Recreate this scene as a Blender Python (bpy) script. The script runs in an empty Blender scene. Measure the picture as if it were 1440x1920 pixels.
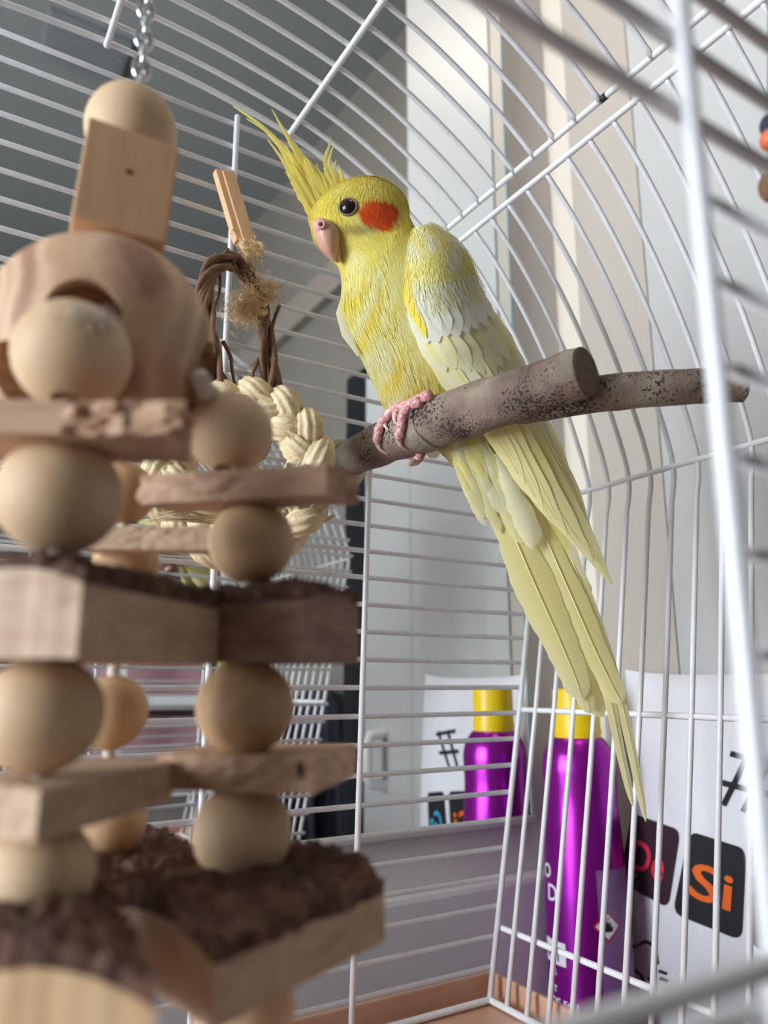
import bpy, bmesh, math, random
from math import pi, sin, cos, radians
from mathutils import Vector, Matrix, noise
from mathutils.bvhtree import BVHTree

random.seed(7)
SC = bpy.context.scene
COL = SC.collection
V = Vector

def lin(r, g, b):
    f = lambda c: (c/255/12.92) if c/255 <= .04045 else ((c/255+.055)/1.055)**2.4
    return (f(r), f(g), f(b), 1.0)

# ------------------------------------------------------------------ camera
FPX, CX, CY = 1423.0, 720.0, 960.0
PITCH = math.atan(325/FPX)
YAW = radians(31.7)
FW = V((sin(YAW)*cos(PITCH), cos(YAW)*cos(PITCH), sin(PITCH)))
RT = V((cos(YAW), -sin(YAW), 0))
UP = RT.cross(FW)
FH = V((sin(YAW), cos(YAW), 0))
cam = bpy.data.cameras.new('camera')
cam.sensor_fit = 'VERTICAL'
cam.sensor_height = 36
cam.lens = FPX*36/1920
cam.clip_start = .01
cam.dof.use_dof = True
cam.dof.focus_distance = .345
cam.dof.aperture_fstop = 26.68/3.0
camo = bpy.data.objects.new('camera', cam)
COL.objects.link(camo)
camo.matrix_world = Matrix(((RT.x, UP.x, -FW.x, 0), (RT.y, UP.y, -FW.y, 0), (RT.z, UP.z, -FW.z, 0), (0, 0, 0, 1)))
SC.camera = camo

# ------------------------------------------------------------------ daylight
w = bpy.data.worlds.new('sky')
SC.world = w
w.use_nodes = True
bg = w.node_tree.nodes['Background']
bg.inputs[0].default_value = (.62, .80, 1.0, 1)
bg.inputs[1].default_value = 2.0

def area(name, loc, rot, sx, sy, power, col):
    l = bpy.data.lights.new(name, 'AREA')
    l.shape = 'RECTANGLE'
    l.size, l.size_y = sx, sy
    l.energy = power
    l.color = col
    o = bpy.data.objects.new(name, l)
    COL.objects.link(o)
    o.location = loc
    o.rotation_euler = rot
    return o
# daylight coming in through the side window
area('daylight_side_window', (-1.47, .18, .10), (0, radians(-90), 0), 1.2, .54, 47, (.87, .94, 1.0))
# added warm fill from above, out of view, tints the upper right wall
area('added_ceiling_fill', (.22, .12, 1.05), (0, 0, 0), .22, .22, 1.1, (1.0, .80, .62))

SC.view_settings.view_transform = 'Standard'
SC.view_settings.look = 'None'
SC.view_settings.exposure = 0.0
SC.view_settings.gamma = 1.0
SC.view_settings.use_curve_mapping = False

# ------------------------------------------------------------------ helpers
def ray(x, y): return FW + RT*((x-CX)/FPX) + UP*((CY-y)/FPX)
def at(x, y, d): return ray(x, y)*d
def onX(x, y, X): r = ray(x, y); return r*(X/r.x)
def onY(x, y, Y): r = ray(x, y); return r*(Y/r.y)
def onZ(x, y, Z): r = ray(x, y); return r*(Z/r.z)
def ath(x, y, h): r = ray(x, y); return r*(h/r.dot(FH))

class MB:
    def __init__(s): s.v = []; s.f = []; s.c = None
    def add(s, vs, fs):
        o = len(s.v); s.v += [tuple(p) for p in vs]; s.f += [tuple(i+o for i in f) for f in fs]
        return s
    def box(s, a, b):
        x0, y0, z0 = a; x1, y1, z1 = b
        vs = [(x0,y0,z0),(x1,y0,z0),(x1,y1,z0),(x0,y1,z0),(x0,y0,z1),(x1,y0,z1),(x1,y1,z1),(x0,y1,z1)]
        return s.add(vs, [(3,2,1,0),(4,5,6,7),(0,1,5,4),(1,2,6,5),(2,3,7,6),(3,0,4,7)])
    def prism(s, top, vec):
        n = len(top); top = [V(p) for p in top]
        vs = top+[p+vec for p in top]
        fs = [tuple(range(n)), tuple(range(2*n-1, n-1, -1))]
        fs += [(i, i+n, (i+1) % n+n, (i+1) % n) for i in range(n)]
        return s.add(vs, fs)
    def tube(s, pts, r, n=8, closed=False, flat=1.0, up=None):
        pts = [V(p) for p in pts]; m = len(pts)
        rr = r if isinstance(r, (list, tuple)) else [r]*m
        T = []
        for i in range(m):
            a = pts[(i-1) % m] if (closed or i > 0) else pts[i]
            b = pts[(i+1) % m] if (closed or i < m-1) else pts[i]
            t = (b-a); T.append(t.normalized() if t.length > 1e-9 else V((0, 0, 1)))
        nrm = up or (V((0, 0, 1)) if abs(T[0].z) < .9 else V((1, 0, 0)))
        o = len(s.v); vs = []
        for i in range(m):
            nrm = (nrm-T[i]*nrm.dot(T[i]))
            if nrm.length < 1e-6: nrm = T[i].orthogonal()
            nrm.normalize(); bn = T[i].cross(nrm)
            for k in range(n):
                a = 2*pi*k/n
                vs.append(pts[i]+(nrm*cos(a)*flat+bn*sin(a))*rr[i])
        fs = []
        for i in range(m if closed else m-1):
            j = (i+1) % m
            for k in range(n):
                fs.append((i*n+k, i*n+(k+1) % n, j*n+(k+1) % n, j*n+k))
        if not closed:
            fs.append(tuple(range(n-1, -1, -1))); fs.append(tuple((m-1)*n+k for k in range(n)))
        return s.add(vs, fs)
    def lathe(s, prof, c, n=32):
        c = V(c); o = []
        for (r, z) in prof:
            for k in range(n):
                a = 2*pi*k/n; o.append(c+V((r*cos(a), r*sin(a), z)))
        fs = []
        for i in range(len(prof)-1):
            for k in range(n):
                fs.append((i*n+k, i*n+(k+1) % n, (i+1)*n+(k+1) % n, (i+1)*n+k))
        fs.append(tuple(range(n-1, -1, -1))); fs.append(tuple((len(prof)-1)*n+k for k in range(n)))
        return s.add(o, fs)
    def sphere(s, c, r, nu=32, nv=20, sc=(1, 1, 1), hole=0.0):
        c = V(c); vs = []
        a0 = hole
        for i in range(nv+1):
            th = a0+(pi-2*a0)*i/nv
            for k in range(nu):
                a = 2*pi*k/nu
                vs.append(c+V((r*sc[0]*sin(th)*cos(a), r*sc[1]*sin(th)*sin(a), r*sc[2]*cos(th))))
        fs = []
        for i in range(nv):
            for k in range(nu):
                fs.append((i*nu+k, (i+1)*nu+k, (i+1)*nu+(k+1) % nu, i*nu+(k+1) % nu))
        if hole:                                   # bored through, a straight channel along z
            fs += [(nv*nu+k, k, (k+1) % nu, nv*nu+(k+1) % nu) for k in range(nu)]
        return s.add(vs, fs)
    def build(s, name, m, parent=None, nrm=None, smooth=False, label=None, cat=None, group=None, kind=None, bevel=0, cols=None, auto=None):
        me = bpy.data.meshes.new(name)
        me.from_pydata(s.v, [], s.f)
        if cols:
            at_ = me.color_attributes.new('Col', 'FLOAT_COLOR', 'POINT')
            flat = [x for c in cols for x in c]
            at_.data.foreach_set('color', flat)
        if bevel:
            bm = bmesh.new(); bm.from_mesh(me)
            bmesh.ops.recalc_face_normals(bm, faces=bm.faces)
            bmesh.ops.bevel(bm, geom=[e for e in bm.edges if len(e.link_faces) == 2 and e.calc_face_angle(0) > .5], offset=bevel, segments=2, affect='EDGES', profile=.6)
            bm.to_mesh(me); bm.free()
        if smooth:
            me.polygons.foreach_set('use_smooth', [True]*len(me.polygons))
            if auto: me.set_sharp_from_angle(angle=auto)
        me.update()
        if nrm: me.normals_split_custom_set_from_vertices(nrm)
        if m: me.materials.append(m)
        return link(name, me, parent, label, cat, group, kind)

def link(name, me, parent=None, label=None, cat=None, group=None, kind=None):
    o = bpy.data.objects.new(name, me); COL.objects.link(o)
    if parent:
        o.parent = parent
        if parent.type == 'EMPTY': o.matrix_parent_inverse = Matrix.Translation(-V(parent.location))
        elif parent.get('offset'): o.matrix_parent_inverse = Matrix.Translation(-V(parent.location))
    if label: o['label'] = label
    if cat: o['category'] = cat
    if group: o['group'] = group
    if kind: o['kind'] = kind
    return o

def thing(name, loc, label, cat, group=None):
    o = bpy.data.objects.new(name, None); COL.objects.link(o)
    o.location = loc; o.empty_display_size = .02
    o['label'] = label; o['category'] = cat
    if group: o['group'] = group
    return o

def crom(P, n):                                         # Catmull-Rom through P (tuples), n samples per span
    out = []; m = len(P)
    for i in range(m-1):
        p0 = P[max(i-1, 0)]; p1 = P[i]; p2 = P[i+1]; p3 = P[min(i+2, m-1)]
        for k in range(n):
            t = k/n
            out.append(tuple(.5*((2*b)+(-a+c)*t+(2*a-5*b+4*c-d)*t*t+(-a+3*b-3*c+d)*t**3) for a, b, c, d in zip(p0, p1, p2, p3)))
    out.append(tuple(P[-1])); return out

def lerpt(tab, s):
    for i in range(len(tab)-1):
        a, b = tab[i], tab[i+1]
        if s <= b[0] or i == len(tab)-2:
            t = (s-a[0])/(b[0]-a[0]); t = max(0, min(1, t))
            return [x+(y-x)*t for x, y in zip(a[1:], b[1:])]

# ------------------------------------------------------------------ materials
def mat(name, col, rough=.5, metal=0, spec=.5, coat=0, trans=0, sss=0):
    m = bpy.data.materials.new(name); m.use_nodes = True
    b = m.node_tree.nodes['Principled BSDF']
    b.inputs['Base Color'].default_value = col
    b.inputs['Roughness'].default_value = rough
    b.inputs['Metallic'].default_value = metal
    b.inputs['Specular IOR Level'].default_value = spec
    b.inputs['Coat Weight'].default_value = coat
    b.inputs['Transmission Weight'].default_value = trans
    if sss:
        b.inputs['Subsurface Weight'].default_value = sss
        b.inputs['Subsurface Scale'].default_value = .004
    return m
def N(m, t, **k):
    n = m.node_tree.nodes.new(t)
    for a, b in k.items():
        if hasattr(n, a): setattr(n, a, b)
        else: n.inputs[a.replace('_', ' ')].default_value = b
    return n
def L(m, a, b): m.node_tree.links.new(a, b)
def noisy(m, stops, scale=(1, 1, 1), nscale=20, detail=6, rough=.6, dist=0, bump=0, bdist=.001, coords='Object', wave=None):
    """mottle a material's base colour with a noise ramp (and the same noise as fine relief)"""
    nt = m.node_tree; b = nt.nodes['Principled BSDF']
    tc = N(m, 'ShaderNodeTexCoord'); mp = N(m, 'ShaderNodeMapping'); mp.inputs['Scale'].default_value = scale
    L(m, tc.outputs[coords], mp.inputs['Vector'])
    if wave:
        nz = N(m, 'ShaderNodeTexWave'); nz.wave_type = 'RINGS'; nz.inputs['Scale'].default_value = nscale
        nz.inputs['Distortion'].default_value = dist; nz.inputs['Detail'].default_value = detail; nz.inputs['Detail Scale'].default_value = 1.5
    else:
        nz = N(m, 'ShaderNodeTexNoise'); nz.inputs['Scale'].default_value = nscale; nz.inputs['Detail'].default_value = detail
        nz.inputs['Roughness'].default_value = rough; nz.inputs['Distortion'].default_value = dist
    L(m, mp.outputs[0], nz.inputs['Vector'])
    rp = N(m, 'ShaderNodeValToRGB'); e = rp.color_ramp.elements
    e[0].position, e[0].color = stops[0]; e[1].position, e[1].color = stops[-1]
    for p, c in stops[1:-1]: x = e.new(p); x.color = c
    out = nz.outputs[0] if wave is None else nz.outputs['Fac']
    L(m, out, rp.inputs[0]); L(m, rp.outputs[0], b.inputs['Base Color'])
    if bump:
        bp = N(m, 'ShaderNodeBump'); bp.inputs['Strength'].default_value = bump; bp.inputs['Distance'].default_value = bdist
        L(m, out, bp.inputs['Height']); L(m, bp.outputs[0], b.inputs['Normal'])
    return m

M = {}
M['wall'] = noisy(mat('wall_paint', lin(198, 195, 192), .7), [(.3, lin(195, 192, 189)), (.7, lin(202, 199, 196))], nscale=6, bump=.1)
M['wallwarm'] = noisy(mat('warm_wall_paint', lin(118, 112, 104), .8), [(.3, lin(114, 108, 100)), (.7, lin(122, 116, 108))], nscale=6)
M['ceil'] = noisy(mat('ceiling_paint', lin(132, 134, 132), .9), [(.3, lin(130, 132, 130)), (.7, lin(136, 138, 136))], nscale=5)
M['panel'] = noisy(mat('cream_panel', lin(192, 183, 172), .45), [(.3, lin(188, 179, 168)), (.7, lin(196, 187, 176))], nscale=5)
M['door'] = noisy(mat('white_door_paint', lin(198, 197, 195), .35), [(.3, lin(195, 194, 192)), (.7, lin(201, 200, 198))], nscale=5)
M['rail'] = mat('taupe_rail', lin(140, 130, 120), .6)
M['trim'] = mat('cream_trim', lin(232, 222, 208), .35)
M['black'] = mat('black_paint', lin(24, 27, 30), .5)
M['desk'] = noisy(mat('white_desk_laminate', lin(206, 203, 204), .4), [(.3, lin(203, 200, 201)), (.7, lin(209, 206, 208))], nscale=8)
M['dresser'] = noisy(mat('dark_walnut', lin(92, 70, 56), .5), [(.3, lin(78, 58, 46)), (.7, lin(108, 84, 68))], scale=(1, 9, 9), nscale=8)
M['floor'] = noisy(mat('floor_wood', lin(110, 84, 62), .5), [(.3, lin(96, 72, 52)), (.7, lin(124, 96, 74))], scale=(1, 8, 1), nscale=6)
M['mirror'] = mat('mirror_silver', (.90, .92, .92, 1), 0.0, 1)
M['mirror_edge'] = mat('mirror_glass_edge', lin(150, 172, 174), .12)
M['wire'] = noisy(mat('white_powder_coat', lin(228, 228, 232), .32), [(.0, lin(150, 132, 110)), (.22, lin(226, 226, 228)), (.7, lin(236, 236, 240))], nscale=220, detail=2, rough=.5)
M['tray'] = noisy(mat('tan_plastic', lin(206, 160, 134), .38), [(.3, lin(201, 154, 128)), (.7, lin(210, 165, 140))], nscale=14)
M['steel'] = mat('chain_steel', (.62, .62, .63, 1), .18, 1)
M['dark'] = mat('dark_mark', lin(40, 38, 38), .6)

def wood(name, a, b, c, scale=(1, 1, 1), ns=60, bump=.25):
    return noisy(mat(name, a, .62), [(.25, a), (.5, b), (.78, c)], scale=scale, nscale=ns, detail=8, rough=.6, dist=.8, bump=bump, bdist=.0006)
M['bead'] = wood('bead_wood', lin(196, 162, 124), lin(214, 182, 144), lin(224, 196, 160), (1, 1, .35), 55, .12)
M['bead2'] = wood('bead_wood_knotty', lin(160, 118, 82), lin(202, 164, 122), lin(216, 184, 144), (1, 1, .3), 75, .12)
M['ball'] = noisy(mat('ball_wood', lin(206, 170, 136), .62), [(.05, lin(160, 120, 92)), (.22, lin(190, 150, 118)), (.45, lin(206, 168, 134)), (.7, lin(216, 182, 148)), (.95, lin(196, 158, 126))], scale=(1, 1, 1), nscale=34, detail=5, dist=3.5, wave=1, bump=.12, bdist=.0005)
M['block'] = wood('block_wood', lin(201, 156, 116), lin(214, 170, 130), lin(221, 181, 142), (12, 12, 1.2), 20, .15)
M['plank'] = wood('plank_wood', lin(160, 120, 94), lin(190, 152, 122), lin(206, 170, 138), (2, 2, 7), 40, .5)
M['plank2'] = wood('plank_wood_pale', lin(170, 138, 112), lin(192, 162, 134), lin(206, 180, 152), (2, 2, 7), 40, .5)
M['plank3'] = wood('plank_wood_brown', lin(112, 80, 64), lin(140, 106, 86), lin(164, 130, 106), (2, 2, 7), 60, .6)
M['bark'] = noisy(mat('bark', lin(74, 52, 44), .9), [(.25, lin(50, 31, 25)), (.48, lin(92, 62, 49)), (.64, lin(124, 90, 72)), (.74, lin(176, 150, 130))], scale=(1.2, 1.2, 1.2), nscale=110, detail=8, dist=1.5, bump=1.0, bdist=.0022)
M['clip'] = wood('clip_wood', lin(214, 166, 120), lin(228, 184, 138), lin(236, 198, 154), (6, 6, 1), 30, .15)
M['vine'] = noisy(mat('vine', lin(110, 80, 60), .75), [(.25, lin(72, 52, 42)), (.55, lin(124, 90, 66)), (.8, lin(158, 122, 94))], nscale=160, detail=5, bump=.5, bdist=.0008)
M['husk'] = noisy(mat('corn_husk', lin(226, 200, 150), .6, sss=.0), [(.2, lin(200, 172, 128)), (.45, lin(226, 204, 164)), (.75, lin(238, 222, 188))], scale=(1, 1, 1), nscale=130, detail=7, dist=2.5, bump=.8, bdist=.0008)
M['twine'] = noisy(mat('jute', lin(228, 198, 152), .9), [(.3, lin(208, 174, 128)), (.7, lin(238, 212, 170))], nscale=400, bump=.6, bdist=.0006)
M['cotton'] = noisy(mat('cotton_rope', lin(216, 202, 184), .9), [(.3, lin(200, 184, 164)), (.7, lin(228, 216, 200))], nscale=500, bump=.6, bdist=.0006)
M['perch'] = None
M['cap'] = mat('yellow_cap', lin(242, 205, 8), .35)
M['purple'] = mat('purple_metal', lin(158, 28, 164), .28, .7)
M['purplelabel'] = mat('purple_label', lin(138, 92, 150), .5)
M['fineprint'] = mat('fine_print', lin(150, 116, 162), .5)
M['white'] = mat('white_print', lin(232, 226, 236), .5)
M['red'] = mat('red_print', lin(196, 42, 44), .5)
M['blackp'] = mat('black_print', lin(26, 28, 32), .75)
M['maroon'] = mat('maroon_print', lin(52, 24, 38), .75)
M['pinkp'] = mat('crimson_print', lin(228, 44, 84), .75)
M['orangep'] = mat('orange_print', lin(240, 106, 34), .75)
M['cyanp'] = mat('cyan_print', lin(70, 176, 216), .75)
M['pinksoft'] = mat('pink_print', lin(226, 152, 182), .75)
M['cloth'] = noisy(mat('white_pillow_cloth', lin(236, 236, 242), .85), [(.3, lin(232, 232, 239)), (.7, lin(241, 241, 246))], nscale=900, detail=2, bump=.25, bdist=.0004)
M['navy'] = noisy(mat('navy_cloth', lin(44, 46, 60), .9), [(.3, lin(38, 40, 53)), (.7, lin(58, 60, 76))], nscale=60)
M['washer'] = mat('cloudy_plastic', lin(206, 202, 164), .4, sss=.2)
M['pinkbox'] = mat('mauve_box', lin(186, 142, 150), .7)
M['shelf'] = mat('white_shelf', lin(228, 228, 228), .5)
M['leaf'] = noisy(mat('leaf_green', lin(96, 130, 62), .6), [(.3, lin(74, 108, 48)), (.7, lin(130, 158, 82))], nscale=40)
M['vent'] = mat('grey_vent', lin(126, 128, 132), .6)
M['glass'] = mat('window_glass', (1, 1, 1, 1), 0, trans=1)
M['winframe'] = mat('white_window_frame', lin(236, 236, 236), .4)

def attr_mat(name, rough=.7, translucent=.22, streak=True):
    m = bpy.data.materials.new(name); m.use_nodes = True
    nt = m.node_tree; b = nt.nodes['Principled BSDF']; out = nt.nodes['Material Output']
    a = N(m, 'ShaderNodeAttribute'); a.attribute_name = 'Col'
    L(m, a.outputs['Color'], b.inputs['Base Color'])
    b.inputs['Roughness'].default_value = rough; b.inputs['Specular IOR Level'].default_value = .25
    b.inputs['Sheen Weight'].default_value = .15
    tr = N(m, 'ShaderNodeBsdfTranslucent'); L(m, a.outputs['Color'], tr.inputs['Color'])
    mx = N(m, 'ShaderNodeMixShader'); mx.inputs[0].default_value = translucent
    L(m, b.outputs[0], mx.inputs[1]); L(m, tr.outputs[0], mx.inputs[2]); L(m, mx.outputs[0], out.inputs['Surface'])
    return m
M['plume'] = attr_mat('plumage', .75, .34)
M['feather'] = attr_mat('feather_vane', .6, .42)
M['beak'] = noisy(mat('beak_horn', lin(206, 160, 138), .38, sss=.1), [(.3, lin(196, 148, 126)), (.7, lin(218, 176, 154))], nscale=120, detail=3, bump=.1, bdist=.0003)
M['cere'] = mat('pink_cere', lin(220, 164, 152), .55, sss=.1)
M['eyering'] = mat('grey_eye_skin', lin(118, 104, 100), .7)
M['eye'] = mat('brown_eye', lin(34, 20, 16), .12, spec=.35)
M['foot'] = noisy(mat('pink_scaly_skin', lin(214, 152, 152), .55), [(.35, lin(186, 116, 122)), (.52, lin(218, 160, 160)), (.70, lin(240, 212, 206))], nscale=700, detail=2, bump=.7, bdist=.0004)
M['claw'] = noisy(mat('horn_claw', lin(214, 180, 166), .35), [(.3, lin(200, 150, 140)), (.7, lin(232, 212, 196))], nscale=150)

# =================================================================== ROOM
MY = .475                      # plane of the mirror
WX = .497                      # plane of the white panelling on the right
RX, LX, BY, FZ, CZ = .60, -1.5, -1.8, -1.3, 1.1
def struct(name, mb, m, **k):
    return mb.build(name, m, kind='structure', **k)
struct('floor', MB().box((LX-.1, BY-.1, FZ-.05), (RX+.1, MY+.12, FZ)), M['floor'])
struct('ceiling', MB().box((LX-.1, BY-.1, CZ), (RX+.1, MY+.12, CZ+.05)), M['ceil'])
struct('wall_back', MB().box((LX-.1, MY+.006, FZ), (RX+.1, MY+.1, CZ)), M['wall'])
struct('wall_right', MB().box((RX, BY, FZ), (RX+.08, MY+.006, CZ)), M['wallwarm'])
# left wall with a window opening
wy0, wy1, wz0, wz1 = -.11, .465, -.52, .72
mb = MB()
mb.box((LX-.1, BY, FZ), (LX, MY, wz0)); mb.box((LX-.1, BY, wz1), (LX, MY, CZ))
mb.box((LX-.1, BY, wz0), (LX, wy0, wz1)); mb.box((LX-.1, wy1, wz0), (LX, MY, wz1))
struct('wall_left', mb, M['wall'])
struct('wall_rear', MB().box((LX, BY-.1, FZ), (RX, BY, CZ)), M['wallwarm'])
def window(name, bars):
    p = bars[0]
    f = MB()
    for a, b in bars: f.box(a, b)
    return struct(name, f, M['winframe'])
wn = window('window_1', [((LX-.08, wy0, wz0), (LX-.03, wy1, wz0+.05)), ((LX-.08, wy0, wz1-.05), (LX-.03, wy1, wz1)), ((LX-.08, wy0, wz0+.05), (LX-.03, wy0+.05, wz1-.05)), ((LX-.08, wy1-.05, wz0+.05), (LX-.03, wy1, wz1-.05)), ((LX-.08, (wy0+wy1)/2-.03, wz0+.05), (LX-.03, (wy0+wy1)/2+.03, wz1-.05))])
# right hand: cream panel, white door with a handle, black jamb
struct('wall_right_panel', MB().box((WX, .381, FZ), (RX, MY+.006, CZ)), M['panel'])
struct('trim_1', MB().prism([(WX+.002, MY+.006, FZ), (WX-.004, MY+.006, FZ), (WX-.004, MY-.002, FZ), (WX+.002, MY-.026, FZ)], V((0, 0, CZ-FZ))), M['trim'])
d1 = struct('door_1', MB().box((WX-.001, .208, FZ), (RX, .379, CZ)), M['door'])
d2 = struct('door_2', MB().box((WX-.001, .100, FZ), (RX, .207, .42)), M['door'])
h = MB(); hy = .150
h.tube([(WX-.001, hy, -.055), (WX-.022, hy, -.058), (WX-.026, hy, -.066), (WX-.026, hy, -.104), (WX-.022, hy, -.112), (WX-.001, hy, -.115)], .0065, 10)
h.build('door_handle', M['winframe'], d2, smooth=True, auto=.8)
struct('trim_2', MB().box((WX-.004, .050, FZ), (RX, .099, .43)), M['black'])
struct('trim_3', MB().box((RX-.02, BY, .70), (RX, .05, .765)), M['rail'])
# the dresser the cage stands on, with a raised backboard
DZ = -.252
desk = thing('dresser', (-.3, .1, FZ), 'dark wooden dresser with drawers, under the bird cage', 'dresser')
MB().box((LX+.02, .02, DZ-.03), (WX-.004, MY+.003, DZ)).build('top', M['dresser'], desk, bevel=.002)
struct('baseboard_back', MB().box((LX+.01, MY-.012, DZ), (WX-.004, MY+.006, -.139)), M['desk'], bevel=.004)
MB().box((LX+.03, .05, FZ+.06), (WX-.01, MY-.02, DZ-.031)).build('body', M['dresser'], desk)
for i in range(3):
    z0 = FZ+.10+i*.30
    dr = MB().box((LX+.04, .03, z0), (WX-.03, .049, z0+.28)).build('drawer', M['dresser'], desk, bevel=.002)
    MB().tube([(-.35, .029, z0+.15), (-.35, .01, z0+.15), (-.13, .01, z0+.15), (-.13, .029, z0+.15)], .006).build('handle', M['winframe'], dr)
MB().box((LX+.04, .08, FZ), (WX-.03, MY-.05, FZ+.059)).build('plinth', M['dresser'], desk)
# mirror
mir = thing('wall_mirror', (-.1, MY, -.098), 'large frameless wall mirror with polished glass edge, behind the cage', 'mirror')
MXE = .4285
MB().box((-1.2, MY, -.098), (MXE, MY+.0055, .95)).build('glass', M['mirror'], mir)
MB().box((MXE, MY-.0005, -.098), (MXE+.003, MY+.0055, .95)).build('polished_edge', M['mirror_edge'], mir)
MB().box((-1.2, MY-.003, -.104), (MXE+.003, MY+.0055, -.0985)).build('bottom_rail', mat('grey_rail', lin(176, 172, 172), .4), mir, bevel=.001)
# ceiling vent (seen in the mirror)
vt = thing('ceiling_vent', (.15, -.27, CZ-.01), 'small square grey ceiling vent seen in the mirror', 'vent')
MB().box((.075, -.335, CZ-.012), (.21, -.225, CZ)).build('frame', M['vent'], vt, bevel=.002)
for i in range(5):
    MB().box((.085, -.325+i*.02, CZ-.015), (.20, -.318+i*.02, CZ-.0121)).build('slat', M['vent'], vt)

lp = thing('added_ceiling_light', (.22, .12, CZ-.03), 'added square warm fill light on the ceiling above the cage, out of view', 'lamp')  # invented fixture around the added warm fill, never in view
MB().box((.10, .0, CZ-.030), (.34, .24, CZ)).build('housing', M['winframe'], lp, bevel=.004)
dm = mat('fill_diffuser', (1, .85, .7, 1), .5); dm.node_tree.nodes['Principled BSDF'].inputs['Emission Color'].default_value = (1, .82, .64, 1); dm.node_tree.nodes['Principled BSDF'].inputs['Emission Strength'].default_value = 2.0
MB().box((.115, .015, CZ-.034), (.325, .225, CZ-.0301)).build('diffuser', dm, lp)
# furniture seen only in the mirror: white shelf with mauve boxes, chair with a dark jacket
sh = thing('shelf_unit', (.45, -1.05, FZ), 'white open shelf unit against the side wall seen in the mirror', 'shelf')
SX0, SX1, SY0, SY1 = .36, .595, -1.45, -.65
for y in (SY0, SY1-.02):
    for x in (SX0, SX1-.02): MB().box((x, y, FZ), (x+.02, y+.02, .28)).build('post', M['shelf'], sh)
levels = [-.62, -.40, -.22, -.04, .10, .26]
for z in levels: MB().box((SX0, SY0+.021, z), (SX1, SY1-.021, z+.02)).build('shelf_board', M['shelf'], sh)
k = 0
for li, z in enumerate(levels[2:4]):
    for j in range(3):
        y = SY0+.05+j*.24
        MB().box((SX0+.02, y, z+.0205), (SX1-.03, y+.21, z+(.155, .115)[li])).build('storage_box', M['pinkbox'], bevel=.004, label=['tall mauve storage box on the white shelf unit seen in the mirror', 'low mauve storage box on the white shelf unit below the plant, seen in the mirror'][li], cat='box', group=['tall mauve boxes', 'low mauve boxes'][li])
pl = thing('potted_plant', (.47, -.95, .1205), 'small green potted plant on the upper white shelf seen in the mirror', 'plant')
MB().lathe([(.03, 0), (.04, .06), (.042, .07)], (.47, -.95, .1205), 20).build('pot', mat('terracotta', lin(190, 120, 84), .8), pl, smooth=True, auto=.6)
for i in range(14):
    a = i*2.4; r = .03+.05*random.random(); tip = V((.47+r*cos(a), -.95+r*sin(a), .1905+.03+.035*random.random()))
    b = V((.47, -.95, .188)); md = (b+tip)/2+V((0, 0, .015)); s_ = (tip-b).cross(V((0, 0, 1))).normalized()*.012
    MB().add([b, md+s_, tip, md-s_], [(0, 1, 2, 3)]).build('leaf', M['leaf'], pl)

ch = thing('chair', (.50, -.32, FZ), 'dark wooden chair carrying a jacket, seen in the mirror', 'chair')
MB().box((.42, -.52, -.86), (.59, -.14, -.82)).build('seat', M['vine'], ch, bevel=.006)
for x in (.44, .575):
    for y, z1 in ((-.5, -.8601), (-.17, -.16)):
        MB().box((x-.018, y-.018, FZ), (x+.018, y+.018, z1)).build('leg', M['vine'], ch)
MB().box((.459, -.18, -.34), (.556, -.155, -.18)).build('backrest', M['vine'], ch, bevel=.006)
# jacket: folded cloth hanging over the backrest
mb = MB(); nx = 40; rows = []
prof = [(-.245, -.72), (-.235, -.5), (-.222, -.3), (-.215, -.16), (-.195, -.125), (-.168, -.115), (-.140, -.125), (-.120, -.16), (-.112, -.3), (-.10, -.55), (-.095, -.70)]
pr = crom(prof, 3)
for j, (y, z) in enumerate(pr):
    for i in range(nx+1):
        u = i/nx; x = .425+.165*u
        fo = .012*sin(u*23+.7)+.008*sin(u*41+j*.06)
        amp = min(1, abs(z+.115)/.2)
        sg = -1 if j < len(pr)/2 else 1
        mb.v.append((x, y+sg*fo*amp+sg*.006, z+.10+.012*sin(u*9)))
for j in range(len(pr)-1):
    for i in range(nx):
        a = j*(nx+1)+i; mb.f.append((a, a+1, a+nx+2, a+nx+1))
jk = mb.build('jacket', M['navy'], smooth=True, label='dark navy jacket draped over the chair back seen in the mirror', cat='jacket')
sm = jk.modifiers.new('thickness', 'SOLIDIFY'); sm.thickness = .004

# =================================================================== CAGE
CXc = .05                                   # middle of the cage
YB, YF = .350, .065                          # back and front faces
WR = .00135
cage = thing('bird_cage', (CXc, (YB+YF)/2, DZ), 'white wire bird cage with arched roof and tan base tray', 'bird cage')
def sym(pts): return [(2*CXc-x, z) for x, z in pts]
SIDE = [(.2815, -.161), (.3102, -.0122), (.3290, .094)]
SH = [(.3290, .094), (.3322, .106), (.3318, .118), (.3280, .132)]
ARC = [(.3280, .132), (.3130, .170), (.2920, .208), (.2690, .239), (.2500, .2585)]
TOP = [(.2440, .2635), (.2200, .2805), (.1850, .2985), (.1510, .3095), (.1000, .3175), (.05, .3200)]
prof_side = SIDE+crom(SH, 3)[1:-1]+crom(ARC, 4)
half_top = crom(TOP, 4)
prof_top = half_top+[(2*CXc-x, z) for x, z in half_top[::-1][1:]]
def xz(P, y=0): return [(x, y, z) for x, z in P]
NB = 19
ys = [YB-.0135-.01482*i for i in range(18)]
me_side = MB().tube(xz(prof_side), WR, 8); me_side = me_side.build('side_wire', M['wire'], cage, smooth=True)
me_left = MB().tube(xz(sym(prof_side)), WR, 8).build('side_wire', M['wire'], cage, smooth=True)
me_top = MB().tube(xz(prof_top), WR, 8).build('roof_wire', M['wire'], cage, smooth=True)
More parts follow.
